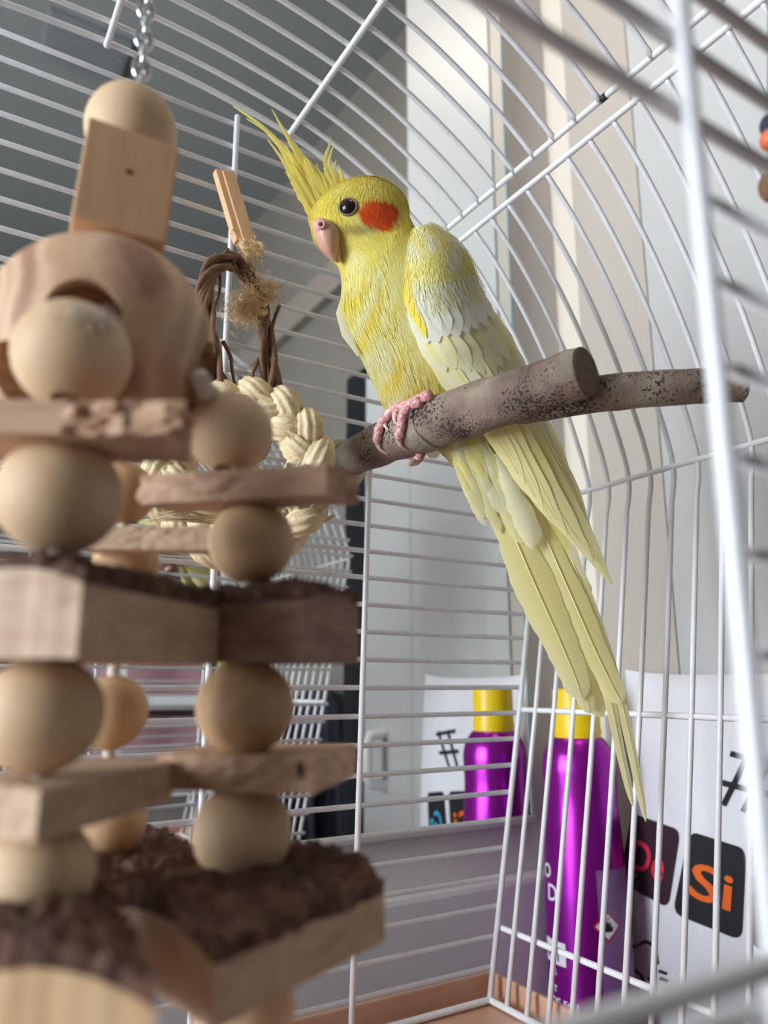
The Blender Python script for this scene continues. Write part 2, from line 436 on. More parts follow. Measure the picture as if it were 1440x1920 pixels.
for proto in (me_side, me_left, me_top):
    proto.location = (0, ys[0], 0)
    for y in ys[1:]:
        o = proto.copy(); COL.objects.link(o); o.location = (0, y, 0)
def rod(a, b, r=WR*1.15, name='rod'):
    return MB().tube([a, b], r, 10).build(name, M['wire'], cage, smooth=True, auto=.9)
SIDE_Z = [(.2885, -.1278), (.3092, -.0140), (.3300, .1125)]
for s in (0, 1):
    fx = (lambda x: x) if s == 0 else (lambda x: 2*CXc-x)
    for x, z in SIDE_Z: rod((fx(x+.002), YF, z), (fx(x+.002), YB, z), name='cross_rod')
    rod((fx(.2815), YF, -.161), (fx(.2815), YB, -.161), .0017, 'base_rod')
    rr = rod((fx(.2507), YF, .2575), (fx(.2507), YB, .2575), .0016, 'shoulder_rod')
    rr = rod((fx(.2434), YF, .2645), (fx(.2434), YB, .2645), .0016, 'shoulder_rod')
    if s == 0:
        p = onX(1131, 182, .2434); p = V((.2434, p.y, .2645))
        MB().tube([p-V((0, .0022, 0)), p+V((0, .0022, 0))], .00172, 10).build('chipped_spot', M['dark'], rr, smooth=True)
    rod((fx(.1512), YF, .3075), (fx(.1512), YB, .3075), .0016, 'ridge_rod')
rod((CXc, YF, .3175), (CXc, YB, .3175), .0016, 'ridge_rod')
# end faces: outline, horizontal wires, uprights
outline = [(.2815, -.161)]+SIDE[1:]+crom(SH, 3)[1:-1]+crom(ARC, 4)
full = outline+half_top+[(2*CXc-x, z) for x, z in (outline+half_top[:-1])[::-1]]
def half_width(z):
    best = 0
    for (x0, z0), (x1, z1) in zip(outline+half_top, (outline+half_top)[1:]):
        if min(z0, z1) <= z <= max(z0, z1) and abs(z1-z0) > 1e-6:
            best = max(best, x0+(x1-x0)*(z-z0)/(z1-z0)-CXc)
    return best
for Y in (YB, YF):
    MB().tube(xz(full, Y), .0016, 8).build('end_frame', M['wire'], cage, smooth=True)
    rod((2*CXc-.2815, Y, -.161), (.2815, Y, -.161), .0017, 'base_rod')
DX0, DX1, DZ0, DZ1 = -.075, .0985, -.0342, .0895          # opening of the door in the front face
z = -.1464; i = 0
while z < .316:
    hw = half_width(z)
    b = YB+.0024
    MB().tube([(CXc-hw-.003, b, z), (CXc+hw+.003, b, z)], WR, 8).build('end_wire', M['wire'], cage, smooth=True)
    z += .01452
for k in range(-15, 15):                                   # front face, interrupted by the door opening
    z = .0944+k*.0150; b = YF+.0026
    if not -.155 < z < .312: continue
    hw = half_width(z)
    if z < DZ0-.003 or k >= 0: spans = [(CXc-hw-.003, CXc+hw+.003)]
    else: spans = [(CXc-hw-.003, DX0), (DX1+.006, CXc+hw+.003)]
    for x0, x1 in spans:
        MB().tube([(x0, b, z), (x1, b, z)], WR, 8).build('end_wire', M['wire'], cage, smooth=True)
# uprights of the back face; the right pair joined by an arch over the small back door
rod((.1200, YB, -.161), (.1207, YB, .3075), .0016, 'upright')
rod((2*CXc-.12, YB, -.161), (2*CXc-.1207, YB, .3075), .0016, 'upright')
arch = [(.1975, -.161), (.2057, .105)]
arch += crom([(.2057, .105), (.208, .127), (.219, .146), (.237, .158), (.257, .162)], 4)[1:]
arch += [(.29, .162)]
MB().tube(xz(arch, YB-.001), .0016, 8).build('upright', M['wire'], cage, smooth=True)
# door opening frame in the front face
MB().tube([(DX1-.002, YF, -.161), (DX1+.0005, YF, .0), (DX1+.003, YF, .28)], .0016, 10).build('upright', M['wire'], cage, smooth=True)
MB().tube([(DX0, YF, -.161), (DX0, YF, .28)], .0016, 10).build('upright', M['wire'], cage, smooth=True)
rod((DX0, YF-.001, DZ0), (DX1, YF-.001, DZ0), .0015, 'door_sill')
# tray
TX0, TX1, TY0, TY1 = 2*CXc-.2925, .2925, YF-.011, YB+.011
mb = MB(); t = .003
def ring(x0, x1, y0, y1, z): return [(x0, y0, z), (x1, y0, z), (x1, y1, z), (x0, y1, z)]
lv = [ring(TX0+.012, TX1-.012, TY0+.012, TY1-.012, DZ), ring(TX0, TX1, TY0, TY1, -.1515), ring(TX0+t, TX1-t, TY0+t, TY1-t, -.1515), ring(TX0+t, TX1-t, TY0+t, TY1-t, -.1632), ring(TX0+.034, TX1-.034, TY0+.034, TY1-.034, -.1640), ring(TX0+.036, TX1-.036, TY0+.036, TY1-.036, -.185), ]
for r in lv: mb.v += r
for a in range(len(lv)-1):
    for k in range(4): mb.f.append((a*4+k, a*4+(k+1) % 4, a*4+4+(k+1) % 4, a*4+4+k))
mb.f.append((3, 2, 1, 0)); o = (len(lv)-1)*4; mb.f.append((o, o+1, o+2, o+3))
mb.build('tray', M['tray'], cage, bevel=.0012)

# =================================================================== PERCH
def project(P):
    d = P.dot(FW); return CX+FPX*P.dot(RT)/d, CY-FPX*P.dot(UP)/d
def bvh_of(mbs):
    v, f = [], []
    for m in mbs:
        o = len(v); v += [V(p) for p in m.v]; f += [tuple(i+o for i in q) for q in m.f]
    return BVHTree.FromPolygons(v, f)
def perch_mat():
    m = mat('grey_branch_bark', lin(160, 140, 126), .8)
    b = m.node_tree.nodes['Principled BSDF']; tc = N(m, 'ShaderNodeTexCoord')
    n1 = N(m, 'ShaderNodeTexNoise'); n1.inputs['Scale'].default_value = 60; n1.inputs['Detail'].default_value = 6
    r1 = N(m, 'ShaderNodeValToRGB'); e = r1.color_ramp.elements
    e[0].position = .3; e[0].color = lin(104, 87, 78); e[1].position = .72; e[1].color = lin(164, 148, 134)
    x = e.new(.5); x.color = lin(134, 114, 102); x = e.new(.62); x.color = lin(146, 136, 118)
    n2 = N(m, 'ShaderNodeTexNoise'); n2.inputs['Scale'].default_value = 800; n2.inputs['Detail'].default_value = 3
    n3 = N(m, 'ShaderNodeTexNoise'); n3.inputs['Scale'].default_value = 45; n3.inputs['Detail'].default_value = 2
    for n in (n1, n2, n3): L(m, tc.outputs['Object'], n.inputs['Vector'])
    mul = N(m, 'ShaderNodeMath'); mul.operation = 'MULTIPLY'; L(m, n2.outputs[0], mul.inputs[0]); L(m, n3.outputs[0], mul.inputs[1])
    r2 = N(m, 'ShaderNodeValToRGB'); e = r2.color_ramp.elements; e[0].position = .300; e[0].color = (0, 0, 0, 1); e[1].position = .335; e[1].color = (1, 1, 1, 1)
    L(m, mul.outputs[0], r2.inputs[0]); L(m, n1.outputs[0], r1.inputs[0])
    mx = N(m, 'ShaderNodeMixRGB'); L(m, r2.outputs[0], mx.inputs[0]); L(m, r1.outputs[0], mx.inputs[1]); mx.inputs[2].default_value = lin(58, 46, 44)
    L(m, mx.outputs[0], b.inputs['Base Color'])
    ad = N(m, 'ShaderNodeMath'); ad.operation = 'ADD'; L(m, n1.outputs[0], ad.inputs[0]); L(m, n2.outputs[0], ad.inputs[1])
    bp = N(m, 'ShaderNodeBump'); bp.inputs['Strength'].default_value = .6; bp.inputs['Distance'].default_value = .0012
    L(m, ad.outputs[0], bp.inputs['Height']); L(m, bp.outputs[0], b.inputs['Normal'])
    return m
M['perch'] = perch_mat()
M['perchcut'] = noisy(mat('cut_branch_end', lin(120, 100, 86), .9), [(.3, lin(104, 86, 72)), (.7, lin(134, 114, 98))], nscale=300, detail=4, bump=.3, bdist=.0004)
PZ = .116
def branch(cpx, z, name_pts=6, seed=0):
    pts = [tuple(onZ(x, y, z))+(r,) for x, y, r in cpx]
    sm = crom(pts, name_pts)
    return [V(p[:3]) for p in sm], [p[3] for p in sm]
def branch_mesh(P, R, n=28, seed=1.0):
    mb = MB().tube(P, R, n)
    for i in range(len(P)*n):
        c = P[i//n]; p = V(mb.v[i]); d = p-c
        k = 1+.07*noise.noise(p*90+V((seed, 0, 0)))+.05*noise.noise(p*260)
        mb.v[i] = tuple(c+d*k)
    return mb
P1, R1 = branch([(627, 872, .0090), (660, 858, .0093), (715, 832, .0105), (770, 808, .0118), (800, 796, .0124), (835, 784, .0116), (900, 764, .0112), (1000, 731, .0104), (1060, 709, .0100), (1098, 697, .0099)], PZ)
P2, R2 = branch([(965, 768, .0060), (1010, 757, .0074), (1060, 747, .0074), (1160, 735, .0072), (1280, 725, .0068), (1392, 722, .0064)], PZ-.004)
perch = thing('forked_perch', tuple(P1[0]), 'forked grey branch perch with dark specks, bolted to the back wires', 'perch')
mP1, mP2 = branch_mesh(P1, R1), branch_mesh(P2, R2, seed=5)
mP1.build('branch', M['perch'], perch, smooth=True, auto=.9)
mP2.build('branch_fork', M['perch'], perch, smooth=True, auto=.9)
for P, R in ((P1, R1), (P2, R2)):
    t = (P[-1]-P[-2]).normalized()
    MB().tube([P[-1]-t*.0004, P[-1]+t*.0002, P[-1]+t*.0006], [R[-1]*.97, R[-1]*.97, R[-1]*.90], 28).build('cut_end', M['perchcut'], perch)
    # raised knot rings on the bark
wc = onZ(634, 872, PZ)
MB().tube([(wc.x, YB-.009, wc.z-.001), (wc.x, YB-.004, wc.z-.001)], .0135, 32).build('washer', M['washer'], perch, smooth=True, auto=.6)
MB().tube([(wc.x, YB-.003, wc.z-.001), (wc.x, YB+.006, wc.z-.001)], .004, 12).build('bolt', M['steel'], perch, smooth=True, auto=.6)
kn = P1[26]; tk = (P1[27]-P1[25]).normalized(); rk = R1[26]
kk = []
for i in range(25):
    a = 2*pi*i/24; s1 = tk.orthogonal().normalized(); s2 = tk.cross(s1)
    kk.append(kn+(s1*cos(a)+s2*sin(a))*rk*.97+tk*.0012*sin(2*a))
MB().tube(kk[:-1], .0013, 8, closed=True).build('knot_ring', M['perch'], perch, smooth=True)
perch_bvh = bvh_of([mP1, mP2])

# =================================================================== COCKATIEL
SEC = [  # left px, right px of the outline, half depth, depth
    (688, 338, 694, 338, .0015, .349), (650, 346, 726, 346, .0085, .349), (612, 366, 752, 364, .0130, .349),
    (584, 398, 764, 385, .0155, .349), (583, 424, 768, 408, .0165, .349), (590, 450, 778, 430, .0168, .349),
    (612, 476, 790, 448, .0170, .349), (634, 500, 810, 468, .0180, .349), (641, 530, 834, 494, .0198, .349),
    (641, 572, 852, 532, .0218, .350), (651, 616, 888, 585, .0230, .351), (675, 666, 918, 645, .0228, .353),
    (702, 722, 938, 708, .0205, .357), (727, 772, 950, 768, .0165, .361), (775, 812, 962, 820, .0130, .362),
    (828, 850, 975, 868, .0100, .361), (878, 905, 988, 915, .0080, .359), (925, 960, 1002, 962, .0050, .357), (962, 1000, 1000, 1000, .0012, .356)]
SS = crom(SEC, 6)
NU, NT = len(SS), 56
def ringpt(s, th):
    xl, yl, xr, yr, t, d = s
    c = at((xl+xr)/2, (yl+yr)/2, d); a = at(xr, yr, d)-at((xl+xr)/2, (yl+yr)/2, d)
    return c+a*cos(th)+FW*(t*sin(th))
def body_at(u, th):
    k = min(int(u), NU-2); f = u-k
    return ringpt(tuple(x+(y-x)*f for x, y in zip(SS[k], SS[k+1])), th)
def mixc(a, b, t): t = max(0, min(1, t)); return tuple(x+(y-x)*t for x, y in zip(a, b))
YEL, LEM, PAL, WHT, ORA = lin(250, 233, 96)[:3], lin(252, 243, 154)[:3], lin(251, 247, 200)[:3], lin(246, 245, 228)[:3], lin(238, 98, 30)[:3]
def body_col(P):
    x, y = project(P)
    n = noise.noise(P*120); n2 = noise.noise(V(((x+.45*y)*.045, (y-.3*x)*.009, 2.5)))+.5*noise.noise(V(((x+.45*y)*.13, (y-.3*x)*.02, 7.5)))
    c = mixc(YEL, LEM, .45+n2*.9+n*.3)
    hd = max(0, min(1, (y-440)/90))
    c = mixc(mixc(YEL, LEM, .2+n*.4), mixc(c, PAL, .40+n*.5+n2*.7), hd)
    front = P.dot(FW) < .3515
    if front:
        e = ((x-709)/36)**2+((y-397)/29)**2 + n*.35
        if e < 1.25: c = mixc(ORA, c, (e-.85)/.4)
        e = ((x-668)/34)**2+((y-425)/14)**2 + n*.4          # thin greyish skin between beak and eye
        if e < 1.2: c = mixc(lin(190, 172, 96)[:3], c, (e-.2)/1.0)
    if y > 800: c = mixc(c, WHT, .45+n*.6)
    return tuple(max(0, v) for v in c)+(1,)
bird = thing('cockatiel', tuple(at(770, 780, .35)), 'yellow cockatiel with tall crest and orange cheeks, perched on a grey branch', 'bird')
mbody = MB()
for i in range(NU):
    for k in range(NT): mbody.v.append(tuple(ringpt(SS[i], 2*pi*k/NT)))
for i in range(NU-1):
    for k in range(NT): mbody.f.append((i*NT+k, i*NT+(k+1) % NT, (i+1)*NT+(k+1) % NT, (i+1)*NT+k))
mbody.f.append(tuple(range(NT))); mbody.f.append(tuple((NU-1)*NT+k for k in range(NT)))
for i, p in enumerate(mbody.v):
    p = V(p); c = V((0, 0, 0))
    j = i//NT; ctr = sum((V(mbody.v[j*NT+q]) for q in (0, NT//2)), V((0, 0, 0)))/2
    if 4 < j < NU-8:
        k = 1+.025*noise.noise(p*110)
        mbody.v[i] = tuple(ctr+(p-ctr)*k)
bodyo = mbody.build('body', M['plume'], bird, smooth=True, cols=[body_col(V(p)) for p in mbody.v])
body_bvh = bvh_of([mbody])
def hit(bv, x, y, dflt=None):
    r = ray(x, y); h = bv.ray_cast(V((0, 0, 0)), r.normalized())
    if h[0] is None: return (at(x, y, dflt), -FW) if dflt else (None, None)
    n = h[1]
    if n.dot(r) > 0: n = -n
    return h[0], n
# fine down lying over the body
mh = MB(); hc = []; hn = []
for i in range(70000):
    u = random.random()**1.0*(NU-6.5)+.4; th = random.random()*2*pi
    if sin(th) > .5 and random.random() < .6: continue
    p = body_at(u, th); q = body_at(min(u+.35, NU-1.01), th+random.uniform(-.004, .004))
    t = (q-p)
    if t.length < 1e-7: continue
    t.normalize(); e = body_at(u, th+.03)-p; n = e.cross(t)
    if n.length < 1e-12: continue
    n.normalize(); ctr = (body_at(u, 0)+body_at(u, pi))/2
    if n.dot(p-ctr) < 0: n = -n
    x, y = project(p)
    if (x-653)**2+(y-388)**2 < 21**2 and p.dot(FW) < .35: continue
    hk = max(0, min(1, (y-420)/120))
    l = random.uniform(.0028, .0048)*(1+.9*hk)
    w_ = random.uniform(.00010, .00020)*(1+.25*hk)
    s_ = n.cross(t).normalized()*w_
    t = (t+s_.normalized()*random.gauss(0, .07)).normalized()
    lift = random.uniform(.01, .07)
    b0 = p+n*.0001; m_ = b0+t*l*.55+n*l*lift*.8; tp = b0+t*l+n*l*lift*.6
    c = body_col(p); j = random.uniform(.90, 1.05); c = tuple(min(.95, v*j) for v in c[:3])+(1,)
    if random.random() < .15 and c[1] > .35: c = mixc(c[:3], WHT, .35)+(1,)
    o = len(mh.v); mh.v += [tuple(b0-s_), tuple(b0+s_), tuple(m_+s_*.8), tuple(m_-s_*.8), tuple(tp)]
    mh.f += [(o+3, o+2, o+1, o), (o+4, o+2, o+3)]; hc += [c]*5; hn += [tuple((n+s_.normalized()*random.gauss(0, .10)).normalized())]*5
mh.build('down_plumage', M['plume'], bird, smooth=True, cols=hc, kind='stuff', nrm=hn)

def feather(name, pts, hw, nrm, col0, col1, parent, shaft=None, cup=.12, jag=.04, tipcol=None, asym=0, lab=None):
    """a feather vane: pts centre line, hw half widths, nrm facing direction"""
    pts = [V(p) for p in pts]; m = len(pts); mb = MB(); cols = []
    W5 = (-1, -.55, 0, .55, 1)
    sd = random.random()*50
    for i in range(m):
        t = (pts[min(i+1, m-1)]-pts[max(i-1, 0)]).normalized()
        nn = nrm[i] if isinstance(nrm, list) else nrm
        s_ = t.cross(nn).normalized(); nn = s_.cross(t).normalized()
        for q in W5:
            ww = hw[i]*(1+asym*q)*(1+(random.uniform(-jag, jag)*2 if abs(q) == 1 else 0))
            mb.v.append(tuple(pts[i]+s_*q*ww-nn*abs(q)**1.5*hw[i]*cup+t*(random.uniform(-.2, .6)*jag*hw[i]*4 if abs(q) == 1 else 0)))
            k = .5+.9*noise.noise(V((sd+q*1.3, i*.5, 0)))
            c = mixc(col0, col1, (.25+.75*abs(q))*k+.15)
            if tipcol: c = mixc(c, tipcol, (i/(m-1))**3)
            cols.append(tuple(c)+(1,))
    for i in range(m-1):
        for k in range(4):
            a = i*5+k; mb.f.append((a, a+1, a+6, a+5))
    o = mb.build(name, M['feather'], parent, smooth=True, cols=cols)
    if shaft:
        nn = nrm[0] if isinstance(nrm, list) else nrm
        mb = MB().tube([p+(nrm[i] if isinstance(nrm, list) else nn)*.0004 for i, p in enumerate(pts[:-1])], [shaft*.6*(1-.75*i/m) for i in range(m-1)], 5)
        mb.build('shaft', M['shaft'], o, smooth=True)
    return o
M['shaft'] = mat('feather_shaft', lin(240, 226, 184), .5)
FSH = lambda m, w0: [w0*max(.10, (min(1, .35+1.5*(i/(m-1))))*(1-max(0, (i/(m-1)-.72)/.28)**2*.93)) for i in range(m)]
# ---- near wing, a curved shell that the feathers lie on
WT = [  # s, front px, back px, depths front / mid / back
    (0, 776, 432, 806, 419, .340, .336, .344), (.1, 757, 482, 862, 462, .334, .325, .338), (.25, 765, 575, 897, 530, .327, .320, .337),
    (.4, 795, 652, 938, 610, .326, .320, .336), (.5, 832, 702, 966, 658, .328, .324, .337), (.6, 890, 770, 993, 720, .334, .329, .339),
    (.7, 938, 838, 1023, 790, .338, .334, .341), (.8, 988, 912, 1061, 880, .341, .338, .343), (.9, 1048, 992, 1104, 980, .342, .341, .343), (1.0, 1142, 1090, 1147, 1094, .342, .342, .342)]
def wing_pt(s, w):
    fx, fy, bx, by, d0, d1, d2 = lerpt_s(WT, s)
    x = fx+(bx-fx)*w; y = fy+(by-fy)*w
    d = d0*(1-w)*(1-2*w)+d1*4*w*(1-w)+d2*w*(2*w-1)
    return at(x, y, d)
_wt = crom(WT, 8)
def lerpt_s(tab, s):
    s = max(0, min(1, s)); return lerpt(_wt, s)
def wing_n(s, w):
    e = .01; a = wing_pt(min(s+e, 1), w)-wing_pt(max(s-e, 0), w); b = wing_pt(s, min(w+e, 1))-wing_pt(s, max(w-e, 0))
    n = a.cross(b)
    if n.length < 1e-12: return -FW
    n.normalize()
    return n if n.dot(FW) < 0 else -n
mb = MB(); cols = []; A, B_ = 60, 20
for i in range(A+1):
    for k in range(B_+1):
        p = wing_pt(i/A, k/B_)-wing_n(i/A, k/B_)*.0012; mb.v.append(tuple(p))
        cols.append(mixc(WHT, LEM, .4+.8*noise.noise(p*90)-.2*(i/A))+(1,))
for i in range(A):
    for k in range(B_): a = i*(B_+1)+k; mb.f.append((a, a+1, a+B_+2, a+B_+1))
wing_bvh = bvh_of([mb])
wing = mb.build('wing', M['feather'], bird, smooth=True, cols=cols)
sm = wing.modifiers.new('thickness', 'SOLIDIFY'); sm.thickness = .0016; sm.offset = -1
def wing_feather(s0, w0, s1, w1, hw, h0, h1, c0, c1, n=9, tip=None, shaft=None, jag=.03):
    P, NN = [], []
    for i in range(n):
        t = i/(n-1); s = s0+(s1-s0)*t; w_ = w0+(w1-w0)*t
        nn = wing_n(s, w_); P.append(wing_pt(s, w_)+nn*(h0+(h1-h0)*t)); NN.append(nn)
    feather('wing_feather', P, FSH(n, hw), NN, c0, c1, bird, tipcol=tip, shaft=shaft, jag=jag, cup=.10)
GRW = lin(240, 239, 230)[:3]
# primaries and secondaries first (lowest layer), then coverts, then shoulder feathers
prim = [(.55, .92, .84, .97, .0050), (.54, .80, .90, .93, .0054), (.53, .66, 1.0, .55, .0060), (.52, .50, .96, .30, .0058), (.51, .36, .91, .12, .0054), (.50, .22, .85, .05, .0050), (.49, .10, .79, .04, .0046)]
for j, (a, b, c, d, hw_) in enumerate(prim):
    wing_feather(a, b, c, d, hw_, .0001, .0005+.00022*j, LEM, PAL, n=14, shaft=.00035, tip=PAL)
for j in range(7):
    w_ = .95-.145*j
    wing_feather(.40, w_-.02, .665-.012*j, w_+.02*(1-j/3), .0060, .0002, .0012+.0001*j, WHT, PAL if j % 2 else LEM, n=11, tip=WHT)
for j in range(8):
    w_ = .05+.128*j
    wing_feather(.30, w_, .535+.01*random.uniform(-1, 1)-.012*abs(j-4), w_+.03, .0052, .0003, .0016, WHT, LEM if j % 3 == 1 else PAL, n=10)
for j in range(8):
    w_ = .08+.118*j
    wing_feather(.20, w_, .385+.012*random.uniform(-1, 1), w_+.02, .0052, .0005, .0018, GRW, WHT, n=9)
for row in range(4):
    for j in range(7):
        w_ = .06+.145*j+.05*(row % 2)
        if w_ > .97: continue
        s0 = .145-row*.042
        c0 = YEL if (w_ < .25 or random.random() < .25) else (LEM if random.random() < .5 else WHT)
        wing_feather(max(0, s0), w_, s0+.105, w_+random.uniform(-.02, .04), .0036, .0006, .0016+.0001*row, c0, PAL, n=7)
# bright yellow streak on the bend of the wing
for j in range(4):
    wing_feather(.12+.035*j, .05+.02*j, .25+.04*j, .06+.02*j, .0020, .0012, .0024, YEL, YEL, n=7)
mw = MB(); wc_ = []; wn_ = []
for i in range(22000):
    s = random.random()**.8*.56; w_ = random.uniform(.02, .99)
    p = wing_pt(s, w_); n = wing_n(s, w_); t = (wing_pt(min(1, s+.02), w_+random.gauss(0, .012))-p).normalized()
    l = random.uniform(.003, .007); sd = n.cross(t).normalized()*random.uniform(.00010, .00022)
    b0 = p+n*(.0010+.0008*random.random()); m_ = b0+t*l*.55+n*.0005; tp = b0+t*l+n*.0001
    q = noise.noise(V((s*14, w_*5, 1.7))); q2 = noise.noise(V((s*5, w_*16, 4.2)))
    if s < .20: c = mixc(LEM, WHT, .35+q*1.2+q2*.5)
    else: c = mixc(WHT, LEM, .12+q2*.9+q*.3)
    if w_ < .14 and .06 < s < .30: c = mixc(c, YEL, .7)
    j = random.uniform(.93, 1.02); c = tuple(min(.95, v*j) for v in c)+(1,)
    if s > .16 and random.random() < (s-.14)/.16: continue
    o = len(mw.v); mw.v += [tuple(b0-sd), tuple(b0+sd), tuple(m_+sd*.8), tuple(m_-sd*.8), tuple(tp)]
    mw.f += [(o+3, o+2, o+1, o), (o+4, o+2, o+3)]; wc_ += [c]*5; wn_ += [tuple((n+sd.normalized()*random.gauss(0, .10)).normalized())]*5
mw.build('wing_down', M['plume'], bird, smooth=True, cols=wc_, kind='stuff', nrm=wn_)
# longer down that runs from neck and breast over the front edge of the wing
ms = MB(); sc_ = []; sn_ = []
edge = crom([(800, 418), (770, 435), (750, 480), (752, 530), (760, 580), (780, 640), (815, 690)], 10)
for i in range(5200):
    ex_, ey_ = random.choice(edge); x = ex_+random.gauss(-4, 11); y = ey_+random.gauss(0, 8)
    hs_ = [hit(b_, x, y) for b_ in (body_bvh, wing_bvh)]; hs_ = [q for q in hs_ if q[0] is not None]
    if not hs_: continue
    p, n = min(hs_, key=lambda q: q[0].dot(FW))
    x2, y2 = x+random.uniform(3, 16), y+random.uniform(20, 36)
    hs2 = [hit(b_, x2, y2) for b_ in (body_bvh, wing_bvh)]; hs2 = [q for q in hs2 if q[0] is not None]
    if not hs2: continue
    q2, n2 = min(hs2, key=lambda q: q[0].dot(FW))
    if (q2-p).length > .014: continue
    t = (q2-p).normalized(); sd = n.cross(t).normalized()*random.uniform(.00010, .00022)
    b0 = p+n*.0006; m_ = (p+q2)/2+(n+n2).normalized()*.0012; tp = q2+n2*.0006
    c = mixc(body_col(p)[:3], PAL if x > ex_ else LEM, random.random()*.8); j = random.uniform(.93, 1.03)
    o = len(ms.v); ms.v += [tuple(b0-sd), tuple(b0+sd), tuple(m_+sd*.8), tuple(m_-sd*.8), tuple(tp)]
    ms.f += [(o+3, o+2, o+1, o), (o+4, o+2, o+3)]; sc_ += [tuple(min(.95, v*j) for v in c)+(1,)]*5; sn_ += [tuple(n)]*5
ms.build('shoulder_down', M['plume'], bird, smooth=True, cols=sc_, kind='stuff', nrm=sn_)
# far wing tip glimpsed at the breast side and below the branch
feather('wing_feather', [at(641, 560, .347), at(640, 585, .346), at(650, 625, .345), at(672, 668, .345)], [.0006, .0026, .0026, .0004], -FW, WHT, PAL, bird)
feather('wing_feather', [at(800, 820, .367), at(808, 838, .367), at(815, 852, .367), at(819, 858, .367)], [.004, .004, .003, .001], -FW, WHT, PAL, bird)
# ---- tail
TSH = lambda m, w0: [w0*min(1, .45+1.4*(i/(m-1)))*(1-.50*max(0, (i/(m-1)-.42)/.58))*max(.08, 1-max(0, (i/(m-1)-.88)/.12)**2*.92) for i in range(m)]
def px_feather(name, pp, hw, c0, c1, shaft=None, tip=None, asym=0, cup=.15, jag=.03, nrm=None, n=5):
    sm_ = crom(pp, n); P = [at(*q) for q in sm_]; m = len(P)
    return feather(name, P, (TSH if name == 'tail_feather' else FSH)(m, hw), nrm or -FW, c0, c1, bird, shaft=shaft, tipcol=tip, asym=asym, cup=cup, jag=jag)
TY, TY2 = lin(250, 242, 164)[:3], lin(252, 247, 196)[:3]
TYD = lin(240, 216, 96)[:3]
tail = [
    ([(905, 880, .3560), (960, 985, .3530), (1010, 1090, .3510), (1062, 1200, .3490), (1108, 1300, .3475), (1130, 1345, .347)], .0072, TYD, TY, None),
    ([(1000, 880, .3560), (1055, 1010, .3520), (1112, 1150, .3480), (1160, 1300, .3440), (1190, 1430, .3410), (1211, 1541, .3390)], .0031, TY, TY2, .0004),
    ([(992, 880, .3555), (1040, 1010, .3515), (1092, 1150, .3475), (1140, 1300, .3435), (1166, 1420, .3410), (1187, 1513, .3395)], .0030, TY, TY2, .0005),
    ([(975, 880, .3545), (1020, 1000, .3505), (1072, 1120, .3468), (1116, 1220, .3440), (1150, 1290, .3420), (1166, 1318, .3412)], .0068, TY, TY2, .0007),
    ([(935, 900, .3540), (985, 1020, .3505), (1030, 1130, .3475), (1070, 1230, .3450), (1095, 1300, .3435), (1106, 1338, .3428)], .0060, TY, TY2, .0005),
    ([(915, 890, .3525), (955, 985, .3495), (1000, 1090, .3465), (1040, 1180, .3442), (1074, 1260, .3425), (1092, 1312, .3415)], .0098, TY, TY2, .0007),
]
for j, (pp, hw_, c0, c1, sh_) in enumerate(tail):
    px_feather('tail_feather', pp, hw_, c0, c1, shaft=sh_, tip=PAL, cup=.18, n=6)
px_feather('tail_feather', [(1020, 930, .352), (1055, 1010, .351), (1085, 1075, .350), (1105, 1115, .350)], .0040, WHT, PAL, tip=WHT, jag=.12)
px_feather('tail_feather', [(1010, 900, .352), (1045, 990, .351), (1068, 1045, .3505), (1082, 1075, .350)], .0034, LEM, PAL, jag=.15)
# pale undertail coverts
for j in range(70):
    x0 = 848+random.random()*105; y0 = 795+random.random()*95+(x0-850)*.45
    l = random.uniform(70, 120); a = math.atan2(1.0, .52)+random.uniform(-.08, .08)
    x1, y1 = x0+l*cos(a), y0+l*sin(a)
    if x1 > 1020 or y1 > 1015+random.random()*20: continue
    d = .3490-.0010*random.random()
    c0 = (WHT, PAL, PAL, LEM)[j % 4]
    px_feather('undertail_feather', [(x0, y0, d), ((x0+x1)/2, (y0+y1)/2, d-.0012), (x1, y1, d-.0004)], random.uniform(.0016, .0028), c0, PAL, jag=.12, cup=.12)
px_feather('undertail_feather', [(930, 850, .3475), (965, 930, .3455), (990, 985, .3450), (999, 1028, .3455)], .0052, WHT, PAL, jag=.1, cup=.3)
